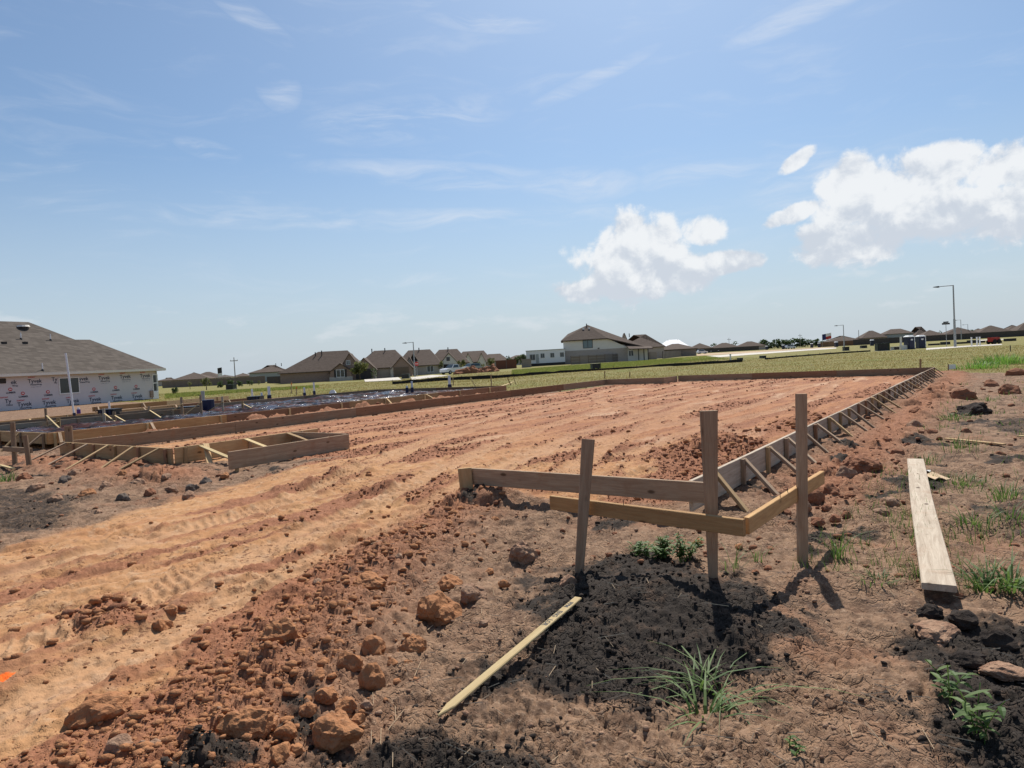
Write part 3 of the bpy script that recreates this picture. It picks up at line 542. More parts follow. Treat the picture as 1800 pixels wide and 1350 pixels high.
for k,(px,py,tp,m_,lb,tip,ln) in enumerate(((1063,665,652,M_RED,'short brown stake on the grass edge nearest the green utility box',None,0),(1107,664,654,M_RED,'short brown stake on grass above the far jog of the formwork',None,0),(864,684,658,M_OLD,'tall dark stake in the dirt bank behind the pad',None,-1),(836,678,664,M_PALE,'pale stake leaning in the dirt bank near the dirt pile',None,-9),(908,676,662,M_PALE,'light stake leaning left beside the propped board',None,-6),(899,677,664,M_MID,'brown stake leaning beside the light leaning stake',None,-7),(512,692,671,M_OLD,'orange-tipped survey stake on the grass behind the plastic slab',M_ORANGE,0),(521,694,680,M_OLD,'short stake with orange tip next to taller orange-tipped stake',M_ORANGE,0),(797,677,664,M_OLD,'thin grey stake on the grass behind the white pipe',None,-1),(1776,618,607,M_DARK,'dark stake in the dry grass near the bright green clump',None,0))): stake(px,py,tp,.07,m_,lb,tip=tip,lean=ln)
# ------------------------------------------------------------------ pipes on the slab bed
def pipe(px,py,top,r,label,sleeve=.3,mat=M_PVC,smat=M_BLUE,z=.2,lean=0):
    q=P(px,py,z);t=D(px+lean,top,q[1])[2]-z;o=thing('pipe_stub',label,'pipe',q);n=cyl('pipe',r,-.1,t,mat,o,10)
    if lean: n.rotation_euler=(0,-.06 if lean<0 else .06,0)
    if sleeve: cyl('sleeve',r*1.55,-.08,sleeve,smat,o,10)
    return o
pipe(131,735,620,.038,'tall white pipe rising from the slab bed before the wrapped house',.22,lean=-7);pipe(139,733,716,.05,'short pipe in purple wrap beside the tall white pipe',.33,smat=M_PURP)
pipe(193,727,706,.045,'short white pipe beside the black box on the slab bed',.2);pipe(358,716,687,.085,'thick grey-white pipe beside the wide navy sleeve',.3,M_GREYSID);pipe(366,723,706,.17,'wide navy pipe sleeve with pale foot on the slab bed',.48,M_BLUE)
for px,py,tp,lb in ((444,705,684,'thin white pipe rising left of the black junction box'),(461,708,690,'thin white pipe rising right of the black junction box'),(474,706,679,'white pipe with broad navy sleeve past the black junction box'),(536,702,681,'thin pipe with navy sleeve in the middle of the slab bed'),(553,698,672,'tall brown-grey pipe with navy sleeve on the slab bed'),(716,693,678,'left one of two paired pipes at the slab bed end'),(725,693,670,'right taller one of two paired pipes at the slab bed end'),(791,687,660,'lone white pipe standing nearest the dirt bank stakes')): pipe(px,py,tp,.07 if px in(474,791) else .05,lb,.34 if px>460 else .2)
def crate(px,py,w,h,label):
    q=P(px,py,.2);o=thing('pipe_box',label,'box',q);box('body',-w/2,w/2,-.3,.3,0,h,M_BLK,o)
    for s in (-.3,.05,.3): box('flange',w*s-.04,w*s+.04,-.33,-.3,.02,h-.02,M_BLUE,o)
    box('rim',-w/2-.03,w/2+.03,-.33,.33,h,h+.03,M_BLK,o)
crate(194,735,.62,.34,'black plumbing box on the slab bed before the wrapped house');crate(450,709,.62,.33,'black junction box with pipes on the slab bed');crate(332,727,.6,.26,'low black box between stakes on the slab bed')
q=P(585,693,.3);bag=tag(mesh('white_bag',*(lambda vs:(vs,[(0,1,2,3),(4,7,6,5),(0,4,5,1),(1,5,6,2),(2,6,7,3),(3,7,4,0),]))([(-.2,-.15,0),(.22,-.14,0),(.2,.15,0),(-.21,.14,0),(-.1,-.06,.22),(.1,-.05,.25),(.09,.06,.24),(-.1,.07,.2)]),M_WHITE),'small white bag lying at the far edge of the slab bed','bag');bag.location=Vector(q)
# ================================================================== wrapped house
def wrapped_house():
    A=D(-130,735,44.5);B=D(278,700,60.5);A[2]=B[2]=0;X=(B-A)/np.linalg.norm(B-A);L=np.linalg.norm(B-A);N=np.array([X[1],-X[0],0])   # N faces the camera side
    zb=-.12;rz=math.atan2(X[1],X[0]);h=thing('wrapped_house','unfinished house in printed white wrap with grey shingle hip roof','house',(A[0],A[1],zb),rz)
    ze=2.55;Wd=14.
    w=box('wall',0,L,0,Wd,.12,ze,M_WRAP,h);box('foundation',-.03,L+.03,-.03,Wd+.03,-.3,.12,M_DARK,h)
    def tt(px,py):   # pixel -> (along wall, height)
        d=ray(px,py);t=((A-CAM)@N)/(d@N);q=CAM+d*t;return (q-A)@X,q[2]-zb
    box('soffit',-.5,L+.55,-.5,Wd+.5,ze,ze+.05,M_NEW,h);box('fascia',-.53,L+.58,-.53,-.5,ze+.01,ze+.2,M_SIDING,h)
    # roof: main hip ridge and lower right hip, points taken along sight lines onto the roof
    e=.52;zr0=ze+.2
    ax,_=tt(50,566);bx,_=tt(155,597)
    def zat(px,py,yl):   # height of a sight line at depth yl behind the wall
        d=ray(px,py);q0=A-N*yl;t=((q0-CAM)@N)/(d@N);q=CAM+d*t;return (q-A)@X,q[2]-zb
    r1=zat(50,566,6.4);r0=(-4.,r1[1]);r2=zat(132,597,5.0);r3=zat(158,597,4.2);rc=(L+e,ze+.2)
    def on_roof(px,py,yl=2.5):
        # intersect sight line with the front roof plane
        p0=np.array([0,-e,zr0]);n_=np.cross(np.array([1.,0,0]),np.array([0,6.4+e,r1[1]-zr0]));d=ray(px,py);dl=np.array([d@X,-(d@N),d[2]]);o=CAM-A;ol=np.array([o@X,-(o@N),CAM[2]-zb]);t=((p0-ol)@n_)/(dl@n_);return ol+dl*t
    k2=on_roof(132,597);k3=on_roof(158,597)
    vs=[(-e-6,-e,zr0),(L+e,-e,zr0),(L+e,Wd+e,zr0),(-e-6,Wd+e,zr0),(r0[0]-6,6.4,r0[1]),(r1[0],6.4,r1[1]),tuple(k2),tuple(k3),(k3[0],Wd-k3[1],k3[2]),(r1[0],Wd-5,r1[1])]
    roof=mesh('roof',vs,[(0,1,7,6,5,4),(1,2,8,7),(2,3,4,5,9),(2,9,8),(5,6,9),(6,7,8,9),(0,4,3),(3,2,1,0)],M_SH,h)
    for px,py,hh in ((37,596,.5),(89,598,.5),(75,651,.55)):
        q=on_roof(px,py);cyl('vent_pipe',.04,q[2]-.1,q[2]+hh,M_PVC,roof,8,(q[0],q[1]));cyl('flashing',.16,q[2]-.12,q[2]+.1,M_DARK,roof,8,(q[0],q[1]),.06)
    for px,py in ((7,603),(44,603)): q=on_roof(px,py);box('box_vent',q[0]-.14,q[0]+.14,q[1]-.14,q[1]+.14,q[2]-.15,q[2]+.1,M_DARK,roof)
    q=on_roof(41,576);cyl('turbine_base',.36,q[2]-.4,q[2]+.06,M_DARK,roof,14,(q[0],q[1]));cyl('turbine_cap',.48,q[2]+.06,q[2]+.2,M_SIDING,roof,14,(q[0],q[1]),.4)
    # windows
    def win(px0,py0,px1,py1,bars=0):
        x0,z1=tt(px0,py0);x1,_=tt(px1,py0);_,z0=tt(px0,py1);f=mesh('window',boxv(x0-.07,x1+.07,-.05,.02,z0-.07,z0)+boxv(x0-.07,x1+.07,-.05,.02,z1,z1+.07)+boxv(x0-.07,x0,-.05,.02,z0,z1)+boxv(x1,x1+.07,-.05,.02,z0,z1)+(boxv(x0,x1,-.045,.02,(z0+z1)/2-.04,(z0+z1)/2+.04) if bars else []),[tuple(k+8*j for k in fc) for j in range(5 if bars else 4) for fc in BOXF],M_WHITE,h)
        box('pane',x0,x1,-.02,-.006,z0,z1,M_GLASS,f)
    win(104,665.5,137,691.5);win(268,659.5,275,687.5,1)
    x0,z1=tt(3,668);box('wall_vent',x0-.2,x0+.25,-.06,.02,z1-.25,z1+.1,M_DARK,h)
    x0,_=tt(270,695);box('torn_wrap',x0-.15,x0+.45,-.09,-.01,.1,.75,M_WHITE,h);box('corner_trim',L-.12,L+.03,-.04,.05,.12,ze-.01,M_GREYSID,h)
    x1,_=tt(265,694);box('brick_sample',x1-.1,x1+.2,-.12,-.01,.25,.85,M_BRK,h)
    # printed wrap: word mark, second line, small red line above; lumber yard emblem between the rows
    ME={}
    def put(s,x,z,size,mat,bold=.0):
        k=(s,size,mat.name)
        if k not in ME: ME[k]=text_mesh(s,size,bold);ME[k].materials.append(mat)
        o=bpy.data.objects.new('lettering',ME[k]);link(o,w);o.matrix_basis=Matrix.Translation((x,-.012,z))@Matrix.Rotation(math.pi/2,4,'X')
    mpp=tt(167,680)[0]-tt(166,680)[0]
    for px,py,s in ((24,672,'ek'),(61,670,'Tyvek'),(95.5,667,'Ty'),(147,666,'yvek'),(183,664.5,'Tyvek'),(220,662,'Tyvek'),(255,660.5,'Tyvek')):
        x,z=tt(px,py);put(s,x,z,.41,M_INK,.006);put('HomeWrap' if len(s)>3 else {'ek':'Wrap','Ty':'Ho'}[s],x+.08,z-.26,.17,M_INK if px<200 else M_INKG,.003)
        if s=='Tyvek': put('DUPONT',x-.22,z+.29,.12,M_INKR,.004);put('energy  water  air',x+.05,z-.42,.1,M_INKG)
    for px,py,s in ((14,705.5,'Ty'),(43,710.5,'Tyvek'),(86.5,707.5,'Tyvek'),(128,705,'Tyvek'),(167,702,'Tyvek'),(205,699,'Tyvek'),(241,696.5,'Tyvek')):
        x,z=tt(px,py);put(s,x,z,.41,M_INK,.006);put('HomeWrap' if len(s)>3 else 'Home',x+.08,z-.27,.17,M_INK,.003);put('DUPONT',x-.25,z+.29,.13,M_INKR,.004)
    for px,py in ((18,684.5),(40,691.5),(84,689),(165,684),(203,681),(239,679)):
        x,z=tt(px,py);V=[];n=20
        V=[(x+.14*math.cos(2*math.pi*k/n),-.012,z+.13*math.sin(2*math.pi*k/n)) for k in range(n)];mesh('emblem',V,[tuple(range(n))],M_INKR,w)
        o=bpy.data.objects.new('lettering',text_mesh('84',.16,.004));o.data.materials.append(M_WHITE);link(o,w);o.matrix_basis=Matrix.Translation((x,-.018,z))@Matrix.Rotation(math.pi/2,4,'X')
        put('LUMBER',x+.02,z-.24,.18,M_INK,.005)
wrapped_house()
# ================================================================== houses
def gz(x,y): return float(far_drop(np.array([float(x)]),np.array([float(y)]))[0])
def hip(name,x0,x1,y0,y1,z0,z1,il,ir,mat,parent,e=.45,axis='x'):
    x0-=e;x1+=e;y0-=e;y1+=e;f=.18
    if axis=='x': ym=(y0+y1)/2;ra=(x0+il,ym,z1);rb=(x1-ir,ym,z1);top=[(4,5,9,8),(5,6,9),(6,7,8,9),(7,4,8)]
    else: xm=(x0+x1)/2;ra=(xm,y0+il,z1);rb=(xm,y1-ir,z1);top=[(4,5,8),(5,6,9,8),(6,7,9),(7,4,8,9)]
    vs=[(x0,y0,z0),(x1,y0,z0),(x1,y1,z0),(x0,y1,z0),(x0,y0,z0+f),(x1,y0,z0+f),(x1,y1,z0+f),(x0,y1,z0+f),ra,rb]
    return mesh(name,vs,[(3,2,1,0),(0,1,5,4),(1,2,6,5),(2,3,7,6),(3,0,4,7)]+top,mat,parent)
def gable_front(x0,x1,y0,y1,zw,zt,wm,rm,parent,trim=M_DARK):
    """a projecting wing with its gable to the street"""
    xm=(x0+x1)/2;wall=mesh('gable_wall',[(x0,y0,0),(x1,y0,0),(x1,y0,zw),(xm,y0,zt),(x0,y0,zw),(x0,y1,0),(x1,y1,0),(x1,y1,zw),(xm,y1,zt),(x0,y1,zw)],[(0,1,2,3,4),(1,6,7,2),(5,0,4,9),(5,9,8,7,6)],wm,parent)
    e=.35;s=(zt-zw)/(xm-x0);d=e*s;vs=[];y0-=.3
    for yy in (y0,y1): vs+=[(x0-e,yy,zw-d+.02),(xm,yy,zt+.02),(x1+e,yy,zw-d+.02),(x0-e,yy,zw-d+.2),(xm,yy,zt+.22),(x1+e,yy,zw-d+.2)]
    mesh('gable_roof',vs,[(0,1,4,3),(1,2,5,4),(3,4,10,9),(4,5,11,10),(0,3,9,6),(2,8,11,5),(0,6,7,1),(1,7,8,2),(6,9,10,7),(7,10,11,8)],rm,parent);return wall
def window(x,z,w,h_,y,parent,fm=M_WHITE,pm=M_GLASS):
    f=mesh('window',boxv(x-.1,x+w+.1,y-.06,y+.02,z-.1,z)+boxv(x-.1,x+w+.1,y-.06,y+.02,z+h_,z+h_+.1)+boxv(x-.1,x,y-.06,y+.02,z,z+h_)+boxv(x+w,x+w+.1,y-.06,y+.02,z,z+h_)+boxv(x+w/2-.05,x+w/2+.05,y-.05,y+.02,z,z+h_),[tuple(k+8*j for k in fc) for j in range(5) for fc in BOXF],fm,parent);box('pane',x,x+w,y-.03,y-.01,z,z+h_,pm,f);return f
def house(label,xl,xr,ye,yr,Y,wm,rm=M_SHB,depth=12.,il=5.,ir=5.,turn=0.,name='house',group=None,yb=None,wins=()):
    a=D(xl,ye,Y);b=D(xr,ye,Y);zg=gz(a[0],Y);L=(b[0]-a[0]);root=thing(name,label,'house',(a[0],a[1],zg),-math.atan2((a[0]+b[0])/2,Y)*.5+turn,group)
    ze=max(2.2,(a[2]+b[2])/2-zg);zr=D((xl+xr)/2,yr,Y+depth/2)[2]-zg
    box('wall',0,L,0,depth,-.4,ze,wm,root);root['ze']=ze;hip('roof',0,L,0,depth,ze,zr,il,ir,rm,root)
    for wx in wins: window(L*wx,max(.8,ze-1.9),1.5,1.2,0,root)
    return root,L,ze,zr
def chimneys(root,pts):
    for x,y,z in pts: cyl('roof_vent',.12,z-.6,z+.5,M_DARK,root,6,(x,y))
# left row across the street
h1,L,ze,zr=house('long brown brick house with small front gable window nearest the utility pole',492,634,655,618,150,M_BRK,M_SHB,13,8,4)
gable_front(L*.72,L*1.0,-1.2,6,ze,ze+3.6,M_BRK,M_SHB,h1);gable_front(L*.62,L*.88,-2.4,0,ze-.2,ze+1.5,M_BRK,M_SHB,h1);window(L*.82,ze+1.3,.7,.8,-1.22,h1);window(L*.70,.9,1.6,1.5,-2.42,h1)
box('shutter',L*.70-.55,L*.70-.1,-2.47,-2.41,.8,2.5,M_DARK,h1);box('shutter',L*.70+1.7,L*.70+2.15,-2.47,-2.41,.8,2.5,M_DARK,h1);box('stone_skirt',L*.61,L*.89,-2.46,-2.38,0,.9,M_STONE,h1);chimneys(h1,[(L*.4,5,zr-.6),(L*.48,5,zr-.3)])
h2,L,ze,zr=house('tan brick house with wide garage behind the young yellow tree',622,716,649,616,154,M_TANB,M_SHB,13,4.5,3.5)
gable_front(L*.02,L*.42,-3,6,ze,ze+2.4,M_BRK,M_SHB,h2);gable_front(L*.72,L*1.08,-2.2,5,ze,ze+2.3,M_BRK,M_SHB,h2);box('garage_door',L*.06,L*.36,-3.06,-3.0,0,2.3,M_DARK,h2);box('garage_door',L*.76,L*1.03,-2.26,-2.2,0,2.3,M_GARAGE,h2);box('stone_pier',L*.38,L*.44,-3.08,-2.9,0,2.4,M_STONE,h2);box('stone_pier',L*.69,L*.74,-2.3,-2.1,0,2.4,M_STONE,h2);chimneys(h2,[(L*.3,6,zr),(L*.55,6,zr)])
h3,L,ze,zr=house('brown house with stone gable behind the red stop sign',696,774,645,615,160,M_STONE,M_SHB,13,3,3)
gable_front(L*.22,L*.42,-1.5,5,ze,ze+2.2,M_STONE,M_SHB,h3);gable_front(L*.28,L*.5,2.,6,ze+1.,ze+2.9,M_DARK,M_SHB,h3);window(L*.27,.8,1.,1.4,-1.52,h3);window(L*.7,.8,1.4,1.3,0,h3);chimneys(h3,[(L*.5,6,zr)])
h4,L,ze,zr=house('pale house with dark-edged gable above the white pickup truck',752,822,642,614,166,M_STONE,M_SHB,13,3,3)
gable_front(L*.35,L*.75,-2.5,5,ze+.4,ze+2.6,M_SIDING,M_SHB,h4);box('garage_door',L*.41,L*.68,-2.56,-2.5,0,2.2,M_DARK,h4);window(L*.5,ze+.9,.6,.7,-2.52,h4,M_DARK);chimneys(h4,[(L*.5,6,zr)])
h5,L,ze,zr=house('house with two small pale gables left of the brown fence',800,864,640,617,190,M_STONE,M_SHB,13,2.5,2.5)
gable_front(L*.25,L*.5,-1.5,5,ze,ze+2.6,M_SIDING,M_SHB,h5);gable_front(L*.62,L*.85,-1.5,5,ze,ze+2.4,M_SIDING,M_SHB,h5)
house('brown roofed house glimpsed behind young trees left of the trailer',845,893,636,622,230,M_TANB,M_SHB,12,3,3);house('low roofed house just behind the white office trailer',890,940,634,624,250,M_STONE,M_SHB,12,4,4)
# far-left cluster beyond the brown fence
house('hip roofed house with twin ridges beyond the brown fence, nearest the wrapped house',302,362,671,655,255,M_TANB,M_SHB,14,7,7);house('second roof of the twin ridged house beyond the brown fence',330,385,669,654,275,M_TANB,M_SHB,14,6,6);house('dim roof just past the wrapped house corner',276,304,673,664,300,M_TANB,M_SHB,12,5,5)
house('small grey roofed house under the flags beyond the brown fence',374,404,669,659,270,M_WHITE,M_SH,12,4,4);house('low brown roof behind the utility pole',408,436,667,656,290,M_TANB,M_SHB,12,4,4)
hf,L,ze,zr=house('two storey beige house left of the long brown brick house',438,502,655,642,235,M_GREYSID,M_SHB,13,8,8);window(L*.1,ze-1.6,.7,.6,0,hf);window(L*.16,ze-1.6,.7,.6,0,hf);window(L*.22,ze-1.6,.7,.6,0,hf);chimneys(hf,[(L*.65,5,zr),(L*.8,5,zr)])
# the two-storey house at the centre
def two_storey():
    Y=164.;s=Y/F_PX;a=D(992,641,Y);root=thing('two_storey_house','tall two storey beige house with steep brown roof sloping to a patio','house',(a[0],a[1],gz(a[0],Y)),-.08)
    X=lambda px:(px-992)*s/.99;zE=5.75
    mesh('wall',[(0,0,-.3),(X(1137),0,-.3),(X(1137),0,2.9),(X(1102),0,3.3),(X(1067),0,zE),(0,0,zE),(0,13,-.3),(X(1137),13,-.3),(X(1137),13,2.9),(X(1102),13,3.3),(X(1067),13,zE),(0,13,zE)],[(0,1,2,3,4,5),(1,7,8,2),(6,0,5,11),(6,11,10,9,8,7)],M_SIDING,root)
    box('brick_skirt',-.04,X(1102),-.06,-.003,-.2,3.2,M_TANB,root)
    e=.55;pk=X(1037);zp=9.4;vs=[(-e,-e,zE-.05),(X(1067)+.1,-e,zE),(X(1137)+e,-e,2.85),(X(1137)+e,13+e,2.85),(X(1067)+.1,13+e,zE),(-e,13+e,zE-.05),(pk,5.5,zp),(pk,8,zp),(X(1001),4,7.4)]
    vs+=[(v[0],v[1],v[2]-.22) for v in vs[:6]]
    mesh('roof',vs,[(0,1,6,8),(1,2,6),(2,3,7,6),(3,4,7),(4,5,7),(5,0,8,7),(8,6,7),(0,9,10,1),(1,10,11,2),(2,11,12,3),(3,12,13,4),(4,13,14,5),(5,14,9,0),(9,14,13,12,11,10)],M_SHB,root)
    f=window(X(1026.5),3.7,X(1042)-X(1026.5),1.75,0,root,M_DARK,M_SKYGL);window(X(1104),1.2,1.,1.2,0,root)
    for px in (1118,1127,1134): box('patio_post',X(px)-.1,X(px)+.1,-3.2,-3.0,-.2,2.9,M_DARK,root)
    mesh('patio_roof',[(X(1102),-3.6,2.9),(X(1142),-3.6,2.75),(X(1142),.2,3.3),(X(1100),.2,3.9),(X(1102),-3.6,2.7),(X(1142),-3.6,2.55),(X(1142),.2,3.1),(X(1100),.2,3.7)],[(0,1,2,3),(7,6,5,4),(0,4,5,1),(1,5,6,2),(2,6,7,3),(3,7,4,0)],M_SHB,root)
    for px in (1029,1039): box('roof_vent',X(px)-.25,X(px)+.25,3.6,4.1,8.1,8.7,M_WHITE,root)
    box('wall_lamp',X(1051),X(1054),-.1,.02,3.3,3.55,M_DARK,root);box('utility_cabinet',X(1005),X(1014),-.7,-.1,-.1,1.3,M_DARK,root);chimneys(root,[(X(1035),5,9.2)])
two_storey()
hb,L,ze,zr=house('brown roofed house close behind the two storey house',1092,1166,612,588,190,M_TANB,M_SHB,14,8,8);gable_front(L*.03,L*.2,3,9,zr-2.4,zr+.4,M_TANB,M_SHB,hb);chimneys(hb,[(L*.25,7,zr)])
house('long low roof behind the grey fence end',1160,1222,616,604,215,M_FENCEG,M_SHB,13,5,5);hw,L,ze,zr=house('house with a bright white wrapped roof',1160,1208,610,597,330,M_TANB,M_FELT,13,5,4)
chimneys(hw,[(L*.35,6,zr-.4),(L*.7,6,zr-.6)])
for k,(xl,xr,ye,yr,lb) in enumerate(((1213,1252,613,603,'first far brown roof past the white roofed house'),(1252,1299,613,602.5,'broad far brown roof before the far treeline'),(1297,1344,611,600,'tall far brown roof touching the far treeline'))): house(lb,xl,xr,ye,yr,400,M_TANB,M_SHB,14,7,7)
for xl,xr,ye,yr,lb,Y,il in ((1458,1508,602,590,'broad low brown roof beside the flag',330,8),(1516,1555,594,581,'pyramid roofed two storey house left of the portable toilets',330,5),(1558,1600,587,578,'grey two storey house directly behind the portable toilets',330,4),(1609,1632,592,574,'steep roofed house beside the street name sign',330,5),(1622,1658,597,580,'lower roof joined beside the street name sign',320,5),(1660,1716,596,575,'wide hip roofed house behind the tall street light',320,8),(1714,1738,592,577,'narrow roof right of the tall street light',340,4),(1720,1772,591,572,'large hip roofed house above the white bollards',320,7),(1770,1802,588,571,'roof cut by the dark fence past the white bollards',320,5),(1788,1840,585,565,'house at the end of the right hand row',310,6)): house(lb,xl,xr,ye,yr,Y,M_GREYSID if 'grey' in lb else M_TANB,M_SHB,13,il,il,group='far houses in a row behind the dark fence')
# ------------------------------------------------------------------ fences
def fence(label,pts,Y0,Y1,ht,mat,pm,step=2.44,rails=False,panelgap=.03):
    a=D(*pts[0],Y0);b=D(*pts[1],Y1);a[2]=gz(a[0],a[1]);b[2]=gz(b[0],b[1]);L=np.linalg.norm((b-a)[:2]);root=thing('wood_fence',label,'fence',a,math.atan2(b[1]-a[1],b[0]-a[0]));n=max(1,int(L/step));dz=(b[2]-a[2])/n;me=None;mp=None
    for i in range(n):
        if me is None:
            o=box('panel',panelgap,step-panelgap,-.02,.02,-.2,ht,mat,root);me=o.data;p=box('post',-.06,.06,-.07,.07,-.2,ht+.05,pm,root);mp=p.data
            if rails: r_=mesh('rail',[v for z in (.3,.9,1.5) for v in boxv(0,step,-.09,-.05,z,z+.12)],[tuple(k+8*j for k in fc) for j in range(3) for fc in BOXF],pm,root);mr=r_.data
        else:
            o=link(bpy.data.objects.new('panel',me),root);o.location=(i*step,0,i*dz);p=link(bpy.data.objects.new('post',mp),root);p.location=(i*step,0,i*dz)
            if rails and i%3!=1: r_=link(bpy.data.objects.new('rail',mr),root);r_.location=(i*step,0,i*dz)
fence('long brown board fence beyond the lawn left of the brick houses',((286,680),(470,672)),215,190,2.,M_FENCE,M_FENCE,3.)
fence('dark slatted side fence meeting the long brown brick house',((470,672),(500,671)),185,155,1.7,M_FENCEB,M_FENCEB,.9,False,.25)
fence('reddish brown fence left of the office trailer',((872,650),(924,647)),150,152,2.0,plain('red_brown_fence',(.15,.062,.038),.9,.2,2.),M_FENCE,2.4);fence('short grey fence joining the office trailer',((918,646),(946,645)),150,152,1.9,M_FENCEG,M_FENCEG,2.4)
fence('grey wood fence with rails showing in front of the two storey house',((1004,638),(1165,628)),152,175,1.9,M_FENCEG,M_FENCE,2.9,True);fence('grey wood fence with dark posts running on toward the far houses',((1165,628),(1222,621)),175,255,1.9,M_FENCEG,M_FENCEB,2.6,False,.3)
fence('dark fence along the far roofs before the treeline',((1222,622),(1345,616)),380,390,2.4,M_FENCEB,M_FENCEB,5);fence('dark fence below the far row of houses on the right',((1500,604),(1830,585)),315,292,2.6,M_FENCEB,M_FENCEB,5);fence('reddish fence below the flag',((1440,612),(1512,608)),320,318,2.2,M_RED,M_FENCE,4)
# ------------------------------------------------------------------ roads and pavements
def sheet(name,px,mat,lift=.03):
    vs=[]
    for x,y in px:
        q=P(x,y,0)
        for _ in range(3): q=P(x,y,gz(q[0],q[1])+lift)
        vs.append(q)
    n=len(vs);o=mesh(name,vs+[v-np.array([0,0,.12]) for v in vs],[tuple(range(n))[::-1],tuple(range(n,2*n))]+[(i,(i+1)%n,n+(i+1)%n,n+i) for i in range(n)],mat);o['kind']='structure'
sheet('road',[(1200,628.5),(1300,621.5),(1420,613.3),(1470,611),(1470,613),(1420,616),(1300,625),(1200,633)],M_CONC);sheet('pavement',[(1628,612),(1700,607.5),(1760,604.5),(1762,606),(1700,609.5),(1628,615)],M_CONC);sheet('pavement',[(1720,597.5),(1775,595),(1776,596.2),(1720,599)],M_CONC)
sheet('driveway',[(640,667),(700,663),(706,667.5),(642,671)],M_CONC);sheet('driveway',[(722,663),(760,659),(790,660),(724,667.5)],M_CONC)
DIRT=plain('graded_dirt',(.42,.30,.18),.95,.2,.2);sheet('dirt_road',[(1225,622),(1340,616.3),(1470,609.2),(1470,610.4),(1340,619),(1225,625.5)],DIRT)
# ------------------------------------------------------------------ silt fences
M_SILT=plain('silt_fabric',(.018,.016,.015),.8,.2)
def silt(label,px,ht):
    pts=[]
    for x,y in px:
        q=P(x,y,0)
        for _ in range(3): q=P(x,y,gz(q[0],q[1]))
        pts.append(q)
    root=thing('silt_fence',label,'silt fence',pts[0]);o0=pts[0];vs=[];fs=[];P2=[]
    for a,b in zip(pts[:-1],pts[1:]):
        for t in np.linspace(0,1,7)[:-1]: P2.append(a+(b-a)*t)
    P2.append(pts[-1])
    for i,q in enumerate(P2):
        k=ht*(.85+.3*random.random());d=q-o0
        for yy in (-.03,.03):
            for zz in (-.1,k): vs.append((d[0],d[1]+yy,d[2]+zz))
    for i in range(len(P2)-1):
        a=4*i;b=a+4;fs+=[(a,b,b+1,a+1),(a+2,a+3,b+3,b+2),(a+1,b+1,b+3,a+3)]
    mesh('fabric',vs,fs,M_SILT,root)
    for q in P2[::2]: d=q-o0;box('post',d[0]-.025,d[0]+.025,d[1]+.03,d[1]+.07,d[2]-.1,d[2]+ht+.12,M_FENCE,root)
silt('low black silt fence along the lawn before the two storey house',[(690,676),(782,669),(874,665),(960,659),(1036,654),(1160,646),(1240,640.5),(1305,637)],.32);silt('low black silt fence running to the dark utility cabinet',[(1345,632),(1400,627.5),(1460,622.5),(1530,618)],.2)
# ------------------------------------------------------------------ street lights and poles
def lamp(label,px,py,top,Y,arm,group='street lights'):
    q=D(px,py,Y);z=gz(q[0],q[1]);t=D(px,top,Y)[2]-z;o=thing('street_light',label,'street light',(q[0],q[1],z),0,group);cyl('pole',.13,0,t,M_STEEL,o,10,(0,0),.09);cyl('base_sleeve',.19,-.1,t*.45,M_STEEL,o,10,(0,0),.15)
    n=6;vs=[];fs=[]
    for i in range(n+1):
        x=-arm*i/n;z_=t-.1+.18*math.sin(i/n*1.5)*0-.0*i;z_=t-.05-.06*i/n*arm*.5
        for yy,zz in ((-.05,-.05),(.05,-.05),(.05,.05),(-.05,.05)): vs.append((x,yy,z_+zz))
    for i in range(n):
        for k in range(4): fs.append((4*i+k,4*i+4+k,4*i+4+(k+1)%4,4*i+(k+1)%4))
    mesh('arm',vs,fs,M_STEEL,o);x=-arm;zz=t-.05-.03*arm
    mesh('lamp_head',[(x-.75,-.12,zz-.06),(x+.1,-.2,zz-.14),(x+.1,.2,zz-.14),(x-.75,.12,zz-.06),(x-.7,-.1,zz+.02),(x,-.16,zz+.1),(x,.16,zz+.1),(x-.7,.1,zz+.02)],BOXF,M_DARK,o)
lamp('tall steel street light right of the portable toilets',1679,608,501,104,2.3);lamp('street light standing by the stop sign',730,665,601,135,1.4);lamp('street light right of the flag',1484,614,571,190,1.8);lamp('faint street light behind the tall one',1690,600,562,290,2.0);lamp('distant street light between far roofs',1702,598,570,320,2.)
def upole(label,px,py,top,Y,cross=True):
    q=D(px,py,Y);z=gz(q[0],q[1]);t=D(px,top,Y)[2]-z;o=thing('utility_pole',label,'utility pole',(q[0],q[1],z-.5));cyl('pole',.17,0,t+.5,plain('pole_wood',(.25,.22,.19),.9,.2),o,8,(0,0),.11)
    if cross:
        c=box('crossarm',-1.1,1.1,-.18,-.06,t-.6,t-.4,M_FENCEG,o)
        for x in (-1,0,1): cyl('insulator',.06,t-.4,t-.15,M_GREYSID,c,6,(x,-.12))
upole('wooden utility pole with crossarm behind the round bushes',415,686,628,200);upole('thin far utility pole above the far brown roofs',1282,612,594,420);upole('far utility pole rising from the treeline',1407,610,587,420);upole('far utility pole left of the pyramid roofed house',1510,602,580,330,False)
